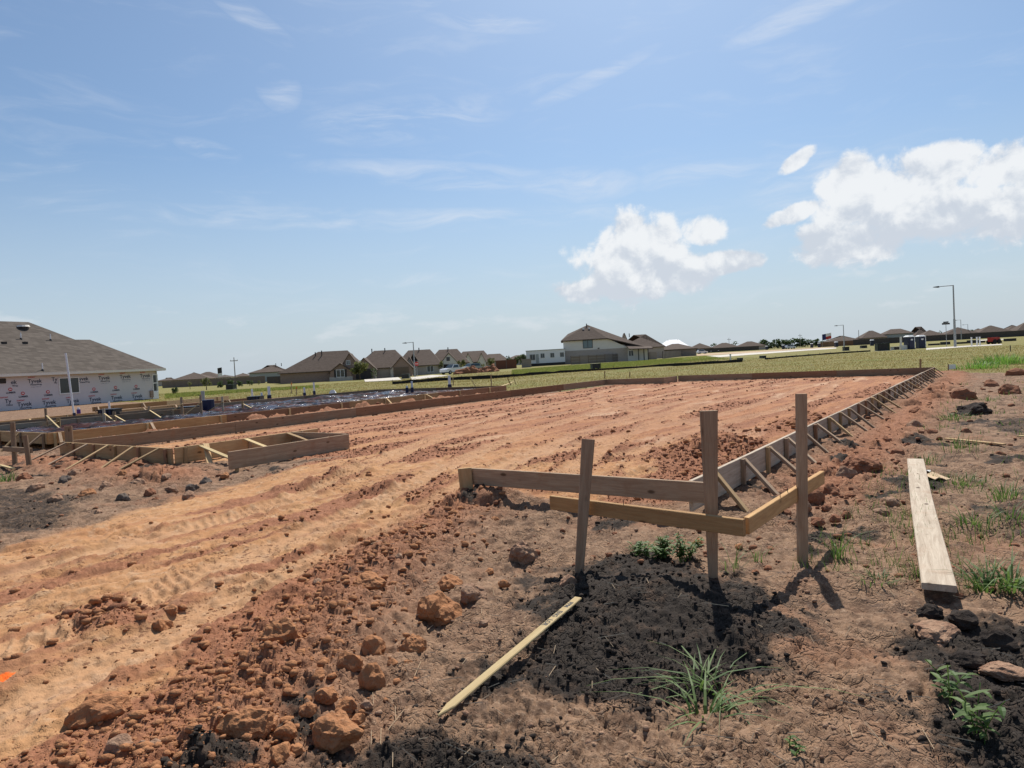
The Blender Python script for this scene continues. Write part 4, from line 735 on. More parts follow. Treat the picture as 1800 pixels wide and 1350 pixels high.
# stop sign, street name sign, flags
q=D(734,668,128);z=gz(q[0],q[1]);o=thing('stop_sign','red octagonal stop sign beside the street light','sign',(q[0],q[1],z));cyl('post',.05,0,2.6,M_STEEL,o,6);V=[(.42*math.cos(math.pi/8+k*math.pi/4),yy,2.45+.42*math.sin(math.pi/8+k*math.pi/4)) for yy in (-.09,-.06) for k in range(8)];sp=mesh('sign_plate',V,[tuple(range(8)),tuple(range(8,16))[::-1]]+[(k,k+8,(k+1)%8+8,(k+1)%8) for k in range(8)],M_REDP,o)
me=text_mesh('STOP',.28,.006);me.materials.append(M_WHITE);t_=bpy.data.objects.new('lettering',me);link(t_,sp);t_.matrix_basis=Matrix.Translation((0,-.095,2.45))@Matrix.Rotation(math.pi/2,4,'X')
q=D(1664,609,106);o=thing('street_name_sign','dark street name blade on a slim post by the street light','sign',(q[0],q[1],0));t=D(1662,570,106)[2];cyl('post',.045,0,t,M_STEEL,o,6);box('blade',-.6,.6,-.03,.03,t-.05,t+.2,M_DARK,o);box('cross_blade',-.03,.03,-.6,.6,t+.22,t+.42,M_DARK,o)
def flag(label,px,py,top,Y,w,hh,cols):
    q=D(px,py,Y);z=gz(q[0],q[1]);t=D(px,top,Y)[2]-z;o=thing('flag',label,'flag',(q[0],q[1],z));cyl('pole',.06,0,t,M_STEEL,o,6);n=8
    for j,(m,x0,x1,z0,z1) in enumerate(cols):
        vs=[];fs=[]
        for i in range(n+1):
            x=w*(x0+(x1-x0)*i/n);y=.25*math.sin(x*2.2)
            for dy in (-.02,.02):
                for zz in (z0,z1): vs.append((x+.06,y+dy,t-hh+hh*zz+.15*x-.0))
        for i in range(n): a=4*i;b=a+4;fs+=[(a,b,b+1,a+1),(a+2,a+3,b+3,b+2),(a+1,b+1,b+3,a+3),(a,a+2,b+2,b)]
        mesh('cloth',vs,fs,m,o)
NAVY=plain('navy_cloth',(.03,.04,.13),.8,.1)
flag('large red white and blue flag flying over the far fence',1446,610,588,300,4.,2.6,((NAVY,0,.38,0,1),(M_WHITE,.38,1,.5,1),(M_REDP,.38,1,0,.5)))
flag('dark and white banner on a pole over the small grey roof',384,672,647,260,1.6,3.2,((M_DARK,0,1,.35,1),(M_WHITE,0,1,0,.35)))
# ------------------------------------------------------------------ portable toilets, boxes, bollards
M_POT=plain('toilet_navy',(.03,.035,.06),.5,.1)
def toilet(px,py,top,Y,label,group=None,small=False,panel=M_POT):
    q=D(px,py,Y);z=gz(q[0],q[1]);h=D(px,top,Y)[2]-z;s=h/2.3;o=thing('portable_toilet',label,'portable toilet',(q[0],q[1],z),random.uniform(-.3,.3),group);o.scale=(s,s,s)
    box('cabin',-.55,.55,-.55,.55,.12,2.02,panel,o);mesh('roof',boxv(-.6,.6,-.6,.6,2.02,2.1)+[(-.6,-.6,2.1),(.6,-.6,2.1),(.6,.6,2.1),(-.6,.6,2.1),(-.35,-.35,2.3),(.35,-.35,2.3),(.35,.35,2.3),(-.35,.35,2.3)],BOXF+[tuple(k+8 for k in f) for f in BOXF[1:]],M_WHITE,o)
    if not small:
        d=box('door',-.42,.42,-.59,-.55,.2,1.95,M_BLUE,o);box('door_sign',-.2,.2,-.605,-.59,1.45,1.7,M_WHITE,d);box('skid',-.6,.6,-.62,.62,0,.12,M_DARK,o);box('side_post',.5,.6,-.6,-.5,.1,2.02,M_WHITE,o)
toilet(1598.5,616,589.5,104,'navy portable toilet with white roof, nearer to the dark cabinet');toilet(1618.5,612,589,108,'navy portable toilet with white frame, nearer to the street light')
for k,(px,py,tp,Y) in enumerate(((1348,616,608,330),(1377,615,606,300),(1427,613,603.5,290),(1440,611,602.5,290),(1470,610,600.5,250),(1533,609,597,210),(1250,619,617,380),(1263,619,616,380))): toilet(px,py,tp,Y,'small distant white-topped portable toilet by the far dirt road','distant portable toilets',True)
q=D(1584,615,104);o=thing('tool_stand','pale post and crate left of the portable toilets','post',(q[0],q[1],0));box('post',-.12,.12,-.1,.1,0,2.,M_SIDING,o);box('crate',-.1,.9,-.3,.3,0,.7,M_SIDING,o)
def cabinet(px,py,w,h,Y,label,mat=M_GBOX):
    q=D(px,py,Y);z=gz(q[0],q[1]);s=Y/F_PX;o=thing('utility_cabinet',label,'cabinet',(q[0],q[1],z),random.uniform(-.15,.15));W_=w*s;H_=h*s;box('body',-W_/2,W_/2,-.6,.6,0,H_*.94,mat,o);box('lid',-W_/2-.05,W_/2+.05,-.66,.62,H_*.94,H_,mat,o);box('door',-W_*.44,W_*.3,-.63,-.6,.08,H_*.86,M_DARK,o);box('pad',-W_/2-.15,W_/2+.15,-.8,.75,-.2,.05,M_CONC,o)
cabinet(1551,616,20,13.5,104,'dark green utility cabinet left of the portable toilets');cabinet(1575,615.5,13,6,106,'low grey-green cabinet between the dark cabinet and toilets',M_GREYSID);cabinet(1047,649,14.5,10,84,'dark green utility box on the lawn before the two storey house');cabinet(714,670,13,8,112,'dark green utility box beside the stop sign');cabinet(407,685,13,9,105,'green utility box on the lawn near the utility pole');cabinet(1518,613,9,5,160,'small dark box in front of the far dirt road');cabinet(1487,617,8,7,130,'dark meter box at the end of the silt fence');cabinet(1341,634,6,5,95,'small black box on the grass between silt fences');cabinet(1301,638,5,5,88,'small green box at the end of the long silt fence')
for px,lb in ((1708,'lone white bollard by the pavement'),(1717.5,'middle white bollard of the pavement group'),(1722.5,'leaning white bollard of the pavement group'),(1284.5,'white post at the end of the long silt fence')):
    Y=103 if px>1400 else 86;py=608 if px>1400 else 639;q=D(px,py,Y);o=thing('bollard',lb,'bollard',(q[0],q[1],gz(q[0],q[1])));h=1.25 if px>1400 else .85;cyl('post',.1,-.1,h,M_WHITE,o,8);cyl('cap',.13,h,h+.08,M_PVC,o,8)
q=D(1748,603,112);o=thing('trencher','small red trenching machine beyond the white bollards','machine',(q[0],q[1],0),.3);box('body',-.9,.6,-.5,.5,.4,1.1,M_REDP,o);mesh('boom',[(.5,-.1,.5),(1.6,-.1,.1),(1.6,.1,.1),(.5,.1,.5),(.5,-.1,.8),(1.6,-.1,.35),(1.6,.1,.35),(.5,.1,.8)],BOXF,M_DARK,o)
for x in (-.6,.3):
    for y in (-.55,.55): w_=cyl('wheel',.38,-.1,.1,M_TYRE,o,12);w_.location=(x,y,.38);w_.rotation_euler=(math.pi/2,0,0)
q=D(1705,601,140);o=thing('debris_row','dark row of scattered rubble on the grass before the far fence','rubble',(q[0],q[1],0))
for k in range(7): x=-9+k*2.6+random.random();box('lump',x,x+1.1+random.random(),-.5,.5,-.1,.35+.3*random.random(),M_DARK,o)
# ------------------------------------------------------------------ trailer and vehicles
def trailer():
    Y=162.;s=Y/F_PX;a=D(926,646,Y);L=(994-926)*s;z=gz(a[0],Y);o=thing('office_trailer','white site office trailer with small windows beside the two storey house','trailer',(a[0],a[1],z),-.05);bd=box('body',0,L,0,3.4,.7,3.7,M_WHITE,o);box('roof',-.1,L+.1,-.1,3.5,3.7,3.85,M_GREYSID,o);box('skirting',.1,L-.1,.1,3.3,-.2,.7,M_DARK,o)
    for px in (954,971,988): window((px-2-926)*s,2.,.75,.9,0,o,M_GREYSID)
    dr=box('door',(943-926)*s,(948-926)*s,-.05,-.003,.8,2.9,M_GREYSID,o);box('handle',(947-926)*s,(947.4-926)*s,-.1,-.05,1.7,1.9,M_DARK,dr);window((933-926)*s,1.6,1.1,1.2,0,o,M_GREYSID);box('air_conditioner',-.5,0,1,2.2,1.4,2.6,M_GREYSID,o)
trailer()
def vehicle(px,py,Y,rz,label,pickup=True,mat=M_CARW,name='pickup_truck',group=None):
    q=D(px,py,Y);o=thing(name,label,'truck' if pickup else 'car',(q[0],q[1],gz(q[0],q[1])),rz,group);w=.98;L=5.4 if pickup else 4.6
    pr=[(-L/2,.45),(-L/2,1.05),(-L/2+.1,1.15),(-.55,1.2),(-.45,1.2),(.9,1.2),(L/2-.2,1.1),(L/2,.9),(L/2,.45)]
    vs=[(x,y,z) for y in (-w,w) for x,z in pr];n=len(pr);mesh('body',vs,[tuple(range(n))[::-1],tuple(range(n,2*n))]+[(i,(i+1)%n,n+(i+1)%n,n+i) for i in range(n)],mat,o)
    x0=-.9 if pickup else -L/2+.3;cb=mesh('cab',[(x0,-w+.05,1.17),(1.25,-w+.05,1.17),(1.25,w-.05,1.17),(x0,w-.05,1.17),(x0+.2,-w+.2,1.85),(.5,-w+.2,1.85),(.5,w-.2,1.85),(x0+.2,w-.2,1.85)],BOXF,mat,o)
    for sgn in (-1,1): mesh('side_window',[(x0+.25,sgn*(w-.03),1.25),(.95,sgn*(w-.03),1.25),(.45,sgn*(w-.13),1.75),(x0+.35,sgn*(w-.13),1.75),(x0+.25,sgn*(w-.08),1.25),(.95,sgn*(w-.08),1.25),(.45,sgn*(w-.18),1.75),(x0+.35,sgn*(w-.18),1.75)],BOXF,M_GLASS,cb)
    mesh('windscreen',[(1.22,-w+.15,1.22),(1.22,w-.15,1.22),(.56,w-.28,1.8),(.56,-w+.28,1.8),(1.28,-w+.15,1.22),(1.28,w-.15,1.22),(.6,w-.28,1.83),(.6,-w+.28,1.83)],BOXF,M_GLASS,cb)
    for x in (-L/2+1.0,L/2-.95):
        for y in (-w+.08,w-.08): t=cyl('wheel',.38,-.12,.12,M_TYRE,o,14);t.location=(x,y,.38);t.rotation_euler=(math.pi/2,0,0);r=cyl('rim',.2,-.13,.13,M_STEEL,t,10)
    for y in (-.7,.7): box('headlight',L/2-.02,L/2+.02,y-.18,y+.18,.75,.95,M_PVC,o)
vehicle(797,659,132,math.radians(-130),'white pickup truck parked beside the dirt pile');vehicle(829,654,150,math.radians(-140),'pale grey car behind the dirt pile',False,M_GREYSID,'parked_car');vehicle(1389,614,300,.2,'distant white van by the far portable toilets',False,M_CARW,'parked_car');vehicle(1234,619,300,.1,'distant white car at the end of the grey fence',False,M_CARW,'parked_car')
# dirt pile
def lump_mesh(name,rx,ry,rz,mat,seed,sub=3,rough=.28,flat=.35):
    bm=bmesh.new();bmesh.ops.create_icosphere(bm,subdivisions=sub,radius=1.);sv=Vector((seed*3.1,seed*1.7,seed*.9));pl=[]
    rnd=random.Random(seed)
    for k in range(7):
        d=Vector((rnd.uniform(-1,1),rnd.uniform(-1,1),rnd.uniform(-.4,1))).normalized();pl.append((d,rnd.uniform(.62,.95)))
    for v in bm.verts:
        c=v.co.copy()
        for d,k in pl:
            t=c.dot(d)
            if t>k: c-=d*(t-k)*.85
        n=mnoise.fractal(c*1.4+sv,1.,2.1,4);n2=mnoise.fractal(c*4.5+sv,.8,2.1,4) if sub>2 else 0
        c*=1+rough*n+.09*n2
        if c.z<-flat: c.z=-flat+(c.z+flat)*.2
        v.co=Vector((c.x*rx,c.y*ry,c.z*rz))
    me=bpy.data.meshes.new(name);bm.to_mesh(me);bm.free();me.materials.append(mat)
    return me
def soil(name,c1,c2,c3):
    def f(g,b):
        tc=g.n('ShaderNodeTexCoord');n=g.noise(tc.outputs['Object'],9.,6,.65);n2=g.noise(tc.outputs['Object'],45.,5,.65);c=g.mix(g.ss(n,.35,.65),c1,c2);c=g.mix(g.ss(n2,.5,.8),c,c3);g.put(b.inputs['Base Color'],c);b.inputs['Roughness'].default_value=.95;b.inputs['Specular IOR Level'].default_value=.12
        bp=g.n('ShaderNodeBump');bp.inputs['Distance'].default_value=.02;bp.inputs['Strength'].default_value=.8;g.put(bp.inputs['Height'],g.m('ADD',n2,n));g.put(b.inputs['Normal'],bp.outputs[0])
    return material(name,f)
S_OR=soil('orange_clay',(.40,.185,.085),(.33,.15,.072),(.44,.24,.13));S_RED=soil('red_brown_clay',(.28,.125,.068),(.22,.10,.058),(.34,.185,.11));S_BLK=soil('black_soil',(.028,.022,.019),(.05,.038,.03),(.08,.055,.042));S_GRY=soil('grey_clay',(.17,.135,.11),(.11,.085,.07),(.26,.21,.17));S_TAN=soil('tan_clay',(.36,.225,.145),(.27,.15,.095),(.42,.29,.2))
q=D(836,665,120);dp=thing('dirt_pile','heap of dark brown excavated dirt beside the white pickup','dirt pile',(q[0],q[1],gz(q[0],q[1])))
for k in range(6): me=lump_mesh('mound',1.6-.1*k,1.3,.85+.16*(k%3),S_RED,k+3,4);o=bpy.data.objects.new('mound',me);link(o,dp);o.location=(-2.2+k*1.05,random.uniform(-.6,.6),.1)
# ================================================================== clods
def clod(px,py,w,h,mat,label,seed,sub=3,group='clay clods on the site',rz=0,sink=.3):
    q=on(px,py);dist=np.linalg.norm(q-CAM);rx=w/2*dist/F_PX;rzz=h/2*dist/F_PX*1.05;me=lump_mesh('clay_clod',rx,rx*.8,rzz,mat,seed,sub)
    o=bpy.data.objects.new('clay_clod',me);link(o);z=Hs(q[0],q[1]);o.location=(q[0],q[1]+rx*.3,max(z,q[2]-.04)+rzz*(sink-.16));o.rotation_euler=(0,0,rz);tag(o,label,'clod',group)
BIG=[(590,1318,78,62,S_OR,'biggest orange clay clod at the foot of the heap beside the black soil'),(430,1300,80,60,S_OR,'broad orange slab of clay beside the biggest clod'),(770,1080,85,62,S_OR,'twin-lobed orange clod beside the churned ridge'),(828,1052,62,46,S_TAN,'cracked tan clod next to the twin-lobed clod'),(790,1035,50,30,S_OR,'flat orange clod behind the twin-lobed clod'),(724,1142,56,50,S_OR,'knobbly orange clod beyond the stake tip'),(655,1145,46,38,S_OR,'split orange clod left of the knobbly clod'),(614,1172,44,40,S_OR,'egg-shaped orange clod below the split clod'),(495,1125,66,48,S_OR,'pointed upturned orange slab on the smooth track edge'),(648,1030,68,34,S_OR,'long ledge-like clod on the crest of the ridge'),(170,1262,76,48,S_OR,'rounded orange clod on the smooth track'),(652,1212,44,52,S_OR,'tilted orange clod above the biggest clod'),(921,985,54,50,S_TAN,'grey-crusted round boulder of clay behind the leaning post'),(1425,875,46,44,S_RED,'dark clod pair under the right end of the batter rail'),(1462,868,34,26,S_RED,'small clod beside the dark pair under the rail'),(1418,908,26,26,S_TAN,'round tan clod behind the right post'),(1520,826,70,38,S_RED,'large ragged red clod left of the plank'),(1488,836,34,28,S_TAN,'smooth stone-like clod at the ragged clod'),(1567,884,38,24,S_TAN,'flat pale clod touching the plank edge'),(1698,704,38,26,S_RED,'blocky dark red boulder of clay among the weeds'),(1720,728,52,24,S_BLK,'blackish clod below the blocky red boulder'),(1612,752,26,18,S_TAN,'pale angular clod near the kickers'),(1612,724,22,18,S_RED,'dark angular clod beside the pale angular one'),(1550,905,26,16,S_TAN,'thin tan clod below the flat pale clod'),(1655,1128,74,30,S_TAN,'crusted slab of pale mud in the black soil'),(1700,1098,50,28,S_BLK,'black clod just below the plank end'),(1760,1140,50,30,S_BLK,'black clod right of the crusted slab'),(1712,1165,46,26,S_BLK,'black clod under the crusted slab'),(1770,1195,60,22,S_TAN,'flat grey-tan plate of mud on the black soil'),(1640,1085,36,22,S_BLK,'small black clod left of the plank end'),(1000,1030,40,28,S_TAN,'knotted root-like clod at the foot of the left post')]
for i,(px,py,w,h,m,lb) in enumerate(BIG): clod(px,py,w,h,m,lb,i+20,4 if w>50 else 3,rz=random.uniform(0,6))
for i,(px,py,w) in enumerate(((500,1292,34),(540,1262,30),(575,1240,34),(608,1258,36),(560,1290,26),(630,1290,24),(492,1335,36),(520,1330,24),(690,1165,24),(715,1165,22),(250,1310,36),(205,1320,40),(470,1270,30),(645,1245,20),(280,1090,30),(300,1092,22),(600,992,18),(555,1013,16),(575,1085,18),(500,1068,16),(860,1010,18),(885,1035,22),(850,1100,16),(900,1090,14),(1440,930,22),(1470,925,20),(1490,900,18),(1385,905,20),(1455,905,18),(1580,800,20),(1560,775,16),(1595,770,14),(1640,760,16),(1330,1010,14),(1300,965,16),(1230,955,20),(700,985,18),(735,960,16),(790,925,16),(830,905,18),(870,915,14),(560,1200,18),(590,1150,16),(420,1220,20),(380,1250,22),(340,1330,24),(1700,760,18),(1760,800,16),(1780,690,30),(1745,680,22),(1790,660,24))):
    clod(px,py,w*1.1,w*.8,S_RED if px>1300 else (S_OR if random.random()<.75 else S_TAN),*((lambda k:('medium clay lump '+k,i+90,3 if w>24 else 2,'medium lumps '+k))('beside the plank and right hand formwork' if px>1300 else 'in the orange heap by the biggest clod' if px<720 and py>1140 else 'on the orange track below the heap' if px<500 else 'around the batter board posts' if px>840 else 'along the crest of the churned ridge')),random.uniform(0,6))
for i,(px,py,w) in enumerate(((60,862,26),(110,850,22),(150,872,30),(95,880,20),(185,858,24),(215,880,22),(240,850,26),(262,872,20),(300,858,24),(330,872,22),(215,842,20),(40,845,24),(130,835,20),(360,848,20),(395,842,18),(170,905,18),(290,842,18),(335,850,22))):
    clod(px,py,w,w*.75,(S_TAN,S_RED,S_OR,S_GRY)[(i*7)%4 if i%3 else 0],'broken clay rubble lump before the garage formwork kickers',i+400,3,'rubble lumps before the garage formwork',random.uniform(0,6))
def crumbs():
    """thousands of small soil crumbs, too many to count"""
    var=[]
    for s in range(8):
        me=lump_mesh('t',1,1,.75,S_OR,s+300,1 if s<6 else 2,.35,.6);me2=me;v=np.zeros(len(me.vertices)*3);me.vertices.foreach_get('co',v);f=np.zeros(len(me.loops),np.int32);me.loops.foreach_get('vertex_index',f);var.append((v.reshape(-1,3),f));bpy.data.meshes.remove(me)
    for name,mat,label,key,N in (('soil_crumbs',S_OR,'small orange clay crumbs strewn over the churned ridge','ridge',17000),('soil_crumbs',S_RED,'small red-brown crumbs strewn beside the formwork','red',9000),('soil_crumbs',S_RED,'small red crumbs in churned streaks across the house pad','pad',9000),('soil_crumbs',S_BLK,'small black crumbs strewn over the dark soil patches','blk',9000),('soil_crumbs',S_TAN,'small tan crumbs strewn over the cracked mud','tan',3500)):
        n=N*(8 if key!='tan' else 4);r=2.4*np.exp(RNG.random(n)**1.25*math.log(30/2.4)) if key!='pad' else 6.5*np.exp(RNG.random(n)*math.log(34/6.5));a=np.radians(RNG.uniform(-42,42,n));x=r*np.sin(a);y=r*np.cos(a);h,z=height(x,y,True,True)
        gp=sst(z['V'],14.1,14.9)*(1-sst(z['V'],16.6,17.1))*sst(z['U'],0,2)
        wgt={'ridge':np.clip(z['chn'],0,1)**1.5*(1-z['blk'])+.22*z['patch']*(r<16)+2*z['pile'],'red':np.clip(z['amt']-.15,0,1)*(1-z['trk'])*(r>5)+gp+3*z['pile'],'blk':z['blk'],'pad':z['trk']*np.clip(z['patch']-.25,0,1)*(z['U']>-.5)*1.2,'tan':(1-z['trk'])*(1-z['blk'])*.6}[key]*(1-z['grs'])
        ins=(z['V']>17.1)&(z['V']<26.4)&(z['U']>.8)&(z['U']<20.6);wgt[ins]=0
        k=np.nonzero(RNG.random(n)<wgt)[0];RNG.shuffle(k);k=k[:N];Vs=[];Fs=[];off=0
        for i in k:
            v,f=var[RNG.integers(6)] if RNG.random()<.9 else var[RNG.integers(6,8)];s=(.0055+.012*RNG.random()**8) if key=='pad' else ((.003+.022*RNG.random()**13) if key not in('blk','tan') else (.0025+.012*RNG.random()**10));s*=(1+.08*r[i]+.9*z['pile'][i]);c,sn=math.cos(i),math.sin(i);w=v*s*np.array([1+.5*RNG.random(),1,1]);Vs.append(np.stack([w[:,0]*c-w[:,1]*sn+x[i],w[:,0]*sn+w[:,1]*c+y[i],w[:,2]+h[i]+s*.25],1));Fs.append(f+off);off+=len(v)
        o=bigmesh(name,np.concatenate(Vs),np.concatenate(Fs),3,mat);tag(o,label,'soil',None,'stuff')
crumbs()
# ================================================================== plants
def blades(n,h,spread,w,lean,rng,segs=4):
    Vs=[];F=[];o=0
    for _ in range(n):
        a=rng.uniform(0,6.283);r=spread*rng.random()**.7;bx,by=r*math.cos(a),r*math.sin(a);d=a+rng.uniform(-.8,.8);hh=h*rng.uniform(.45,1.05);ln=lean*rng.uniform(.3,1.3);ww=w*rng.uniform(.6,1.2);px,py=-math.sin(d)*ww/2,math.cos(d)*ww/2
        for s in range(segs+1):
            t=s/segs;k=(1-t**2.2);x=bx+math.cos(d)*ln*hh*t*t;y=by+math.sin(d)*ln*hh*t*t;z=hh*(t-.32*ln*t*t*t)-.01;Vs+=[(x-px*k,y-py*k,z),(x+px*k,y+py*k,z)]
        for s in range(segs): a_=o+2*s;F.append((a_,a_+1,a_+3,a_+2))
        o+=2*(segs+1)
    return Vs,F
def leaves(nst,h,nl,ll,lw,rng):
    """stems with opposed broad leaves"""
    Vs=[];F=[];S=[];SF=[]
    for _ in range(nst):
        a=rng.uniform(0,6.283);ln=rng.uniform(.1,.8);hh=h*rng.uniform(.5,1.05);b=(rng.uniform(-.05,.05),rng.uniform(-.05,.05));pt=lambda t:(b[0]+math.cos(a)*ln*hh*t*t,b[1]+math.sin(a)*ln*hh*t*t,hh*t-.01)
        for s in range(6):
            p=pt(s/6);q=pt((s+1)/6);o=len(S);r=.0028;S+=[(p[0]-r,p[1],p[2]),(p[0]+r,p[1],p[2]),(q[0]+r,q[1],q[2]),(q[0]-r,q[1],q[2]),(p[0],p[1]-r,p[2]),(p[0],p[1]+r,p[2]),(q[0],q[1]+r,q[2]),(q[0],q[1]-r,q[2])];SF+=[(o,o+1,o+2,o+3),(o+4,o+5,o+6,o+7)]
        for k in range(nl):
            t=.25+.75*k/nl;p=pt(t);d=rng.uniform(0,6.283);L=ll*rng.uniform(.5,1.1);w=lw*rng.uniform(.7,1.1);dr=rng.uniform(.1,.7);o=len(Vs);cx,cy=math.cos(d),math.sin(d)
            for s,(tt_,ww) in enumerate(((0,.1),(.3,.9),(.6,1.),(.85,.55),(1,.02))):
                x=p[0]+cx*L*tt_;y=p[1]+cy*L*tt_;z=p[2]+L*(.45*tt_-dr*tt_*tt_);Vs+=[(x+cy*w*ww/2,y-cx*w*ww/2,z+.15*w*ww),(x,y,z),(x-cy*w*ww/2,y+cx*w*ww/2,z+.15*w*ww)]
            for s in range(4):
                for c in range(2): q_=o+3*s+c;F.append((q_,q_+1,q_+4,q_+3))
    return Vs,F,S,SF
def grass_clump(px,py,n,h,spread,w,lean,label,seed,mat=M_WEED):
    q=on(px,py);rng=random.Random(seed);o=mesh('grass_clump',*blades(n,h,spread,w,lean,rng),mat);o.location=Vector(q)-Vector((0,0,.01));tag(o,label,'grass')
def weed(px,py,nst,h,nl,ll,lw,label,seed):
    q=on(px,py);a,b,c,d=leaves(nst,h,nl,ll,lw,random.Random(seed));n_=len(a);o=mesh('weed_plant',a+c,b+[tuple(k+n_ for k in f) for f in d],M_WEED);o.location=Vector(q);tag(o,label,'weed')
grass_clump(1232,1205,24,.23,.09,.013,2.2,'large clump of long green grass sprouting below the middle post shadow',1);grass_clump(1275,1225,16,.26,.12,.010,2.4,'straggling grass blades spreading beside the large clump',2)
grass_clump(1240,1262,22,.2,.08,.012,2.3,'thin trailing grass strands under the large clump',12)
weed(1125,978,12,.13,10,.055,.024,'low leafy weeds at the left side of the weed patch',33);weed(1165,985,18,.19,12,.06,.026,'leafy green weed patch between the left and middle posts',3);weed(1205,985,14,.2,12,.055,.024,'leafy weed close behind the middle post',4);grass_clump(1285,1000,22,.24,.09,.006,1.,'thin dry grass tuft right of the middle post',5);grass_clump(1330,985,14,.2,.06,.007,1.1,'small grass tuft between the middle and right posts',6)
grass_clump(1475,985,26,.33,.05,.009,1.1,'tall weedy grass tuft right of the right post',7);grass_clump(1540,1020,60,.09,.12,.008,1.1,'low green grass mat between the right post and plank',8);grass_clump(1612,1005,30,.14,.07,.007,1.1,'grass tuft at the left edge of the plank',9)
weed(1735,1300,4,.25,6,.115,.028,'broad-leaved weed growing in the black soil below the plank',10);weed(1675,1235,4,.2,6,.085,.026,'smaller broad-leaved weed beside the larger one',11);grass_clump(1735,1040,40,.30,.07,.014,1.5,'arching broad grass clump right of the plank end',13);grass_clump(1775,1035,26,.32,.06,.017,1.7,'wide-bladed grass arching out at the mud edge',14);weed(1412,1325,3,.06,7,.04,.014,'tiny bright seedling on the cracked mud',15)
grass_clump(1690,848,150,.13,.30,.008,.9,'dense low green grass patch beside the cardboard scrap',16);grass_clump(1770,880,60,.26,.16,.009,1.,'upright weedy grass right of the low patch',17);grass_clump(1690,790,50,.36,.30,.008,.9,'tall thin grass in front of the thin lath',18);grass_clump(1680,735,160,.17,.42,.012,1.,'green grass patch left of the blackish clod',19);grass_clump(1735,705,60,.2,.25,.012,1.,'small green tuft beside the blocky red boulder',20);grass_clump(1625,815,50,.2,.2,.008,1.,'sparse grass at the far end of the plank',21);grass_clump(1712,920,50,.22,.15,.009,1.1,'weedy grass on the slope above the arching clump',22);grass_clump(1780,920,46,.24,.14,.009,1.1,'weedy grass at the shaded mud edge',23);grass_clump(8,845,60,.25,.2,.014,.9,'green weeds at the foot of the old grey batter board',24)
grass_clump(1762,640,420,.75,1.3,.03,.7,'bright lush green grass clump at the field edge',25,M_BRIGHT);grass_clump(1722,648,260,.5,1.2,.03,.8,'lower lush grass left of the bright clump',26,M_BRIGHT)
def field(name,label,n,sel,mat,h0,h1,rmin,rmax,w):
    r=rmin*np.exp(RNG.random(n*4)*math.log(rmax/rmin));a=np.radians(RNG.uniform(-44,44,n*4));x=r*np.sin(a);y=r*np.cos(a);h,z=height(x,y,False,True);k=np.nonzero(RNG.random(n*4)<sel(z,x,y,r))[0][:n]
    x,y,h,r=x[k],y[k],h[k],r[k];m=len(k);t=RNG.uniform(0,6.283,m);hh=RNG.uniform(h0,h1,m);ww=w*r/30*RNG.uniform(.6,1.3,m);lx=RNG.normal(0,.35,m)*hh;ly=RNG.normal(0,.35,m)*hh
    A=np.stack([x-np.cos(t)*ww,y-np.sin(t)*ww,h-.02],1);B=np.stack([x+np.cos(t)*ww,y+np.sin(t)*ww,h-.02],1);C=np.stack([x+lx,y+ly,h+hh],1);V=np.stack([A,B,C],1).reshape(-1,3);o=bigmesh(name,V,np.arange(3*m),3,mat);tag(o,label,'grass',None,'stuff')
field('field_grass','olive dry grass growing over the open field behind the pads',90000,lambda z,x,y,r:z['grs']*(z['grs']>.5),M_DRY,.03,.11,20,110,.012)
field('sparse_weeds','sparse green weeds sprouting on the muddy strip beside the plank',9000,lambda z,x,y,r:(1-z['trk'])*(1-z['grs'])*((z['V']<-1.1)*(z['U']>-1))*sst(fbm(x*1.1,y*1.1,501,3),.04,.2),M_WEED,.03,.15,4,30,.016)
def lawn(px,n,mat,label):
    vs=[P(x,y,0) for x,y in px];pts=[(v[0],v[1]) for v in vs];xs=[p[0] for p in pts];ys=[p[1] for p in pts];x=RNG.uniform(min(xs),max(xs),n*5);y=RNG.uniform(min(ys),max(ys),n*5);k=np.nonzero(sdpoly(x,y,pts)>0)[0][:n];x,y=x[k],y[k];z=far_drop(x,y);m=len(k);t=RNG.uniform(0,6.28,m);w=.09;h=RNG.uniform(.08,.2,m);V=np.stack([np.stack([x-np.cos(t)*w,y-np.sin(t)*w,z-.02],1),np.stack([x+np.cos(t)*w,y+np.sin(t)*w,z-.02],1),np.stack([x+RNG.normal(0,.05,m),y,z+h],1)],1).reshape(-1,3);o=bigmesh('lawn',V,np.arange(3*m),3,mat);tag(o,label,'grass',None,'stuff')
lawn([(900,660),(1036,650),(1160,642.5),(1240,637),(1290,632),(1240,626),(1160,632),(1000,643),(900,650)],30000,M_LUSH,'bright green mown lawn in front of the grey fence')
lawn([(290,700),(400,690),(560,680),(560,676),(400,683),(290,690)],9000,M_LUSH,'green lawn below the brown fence')
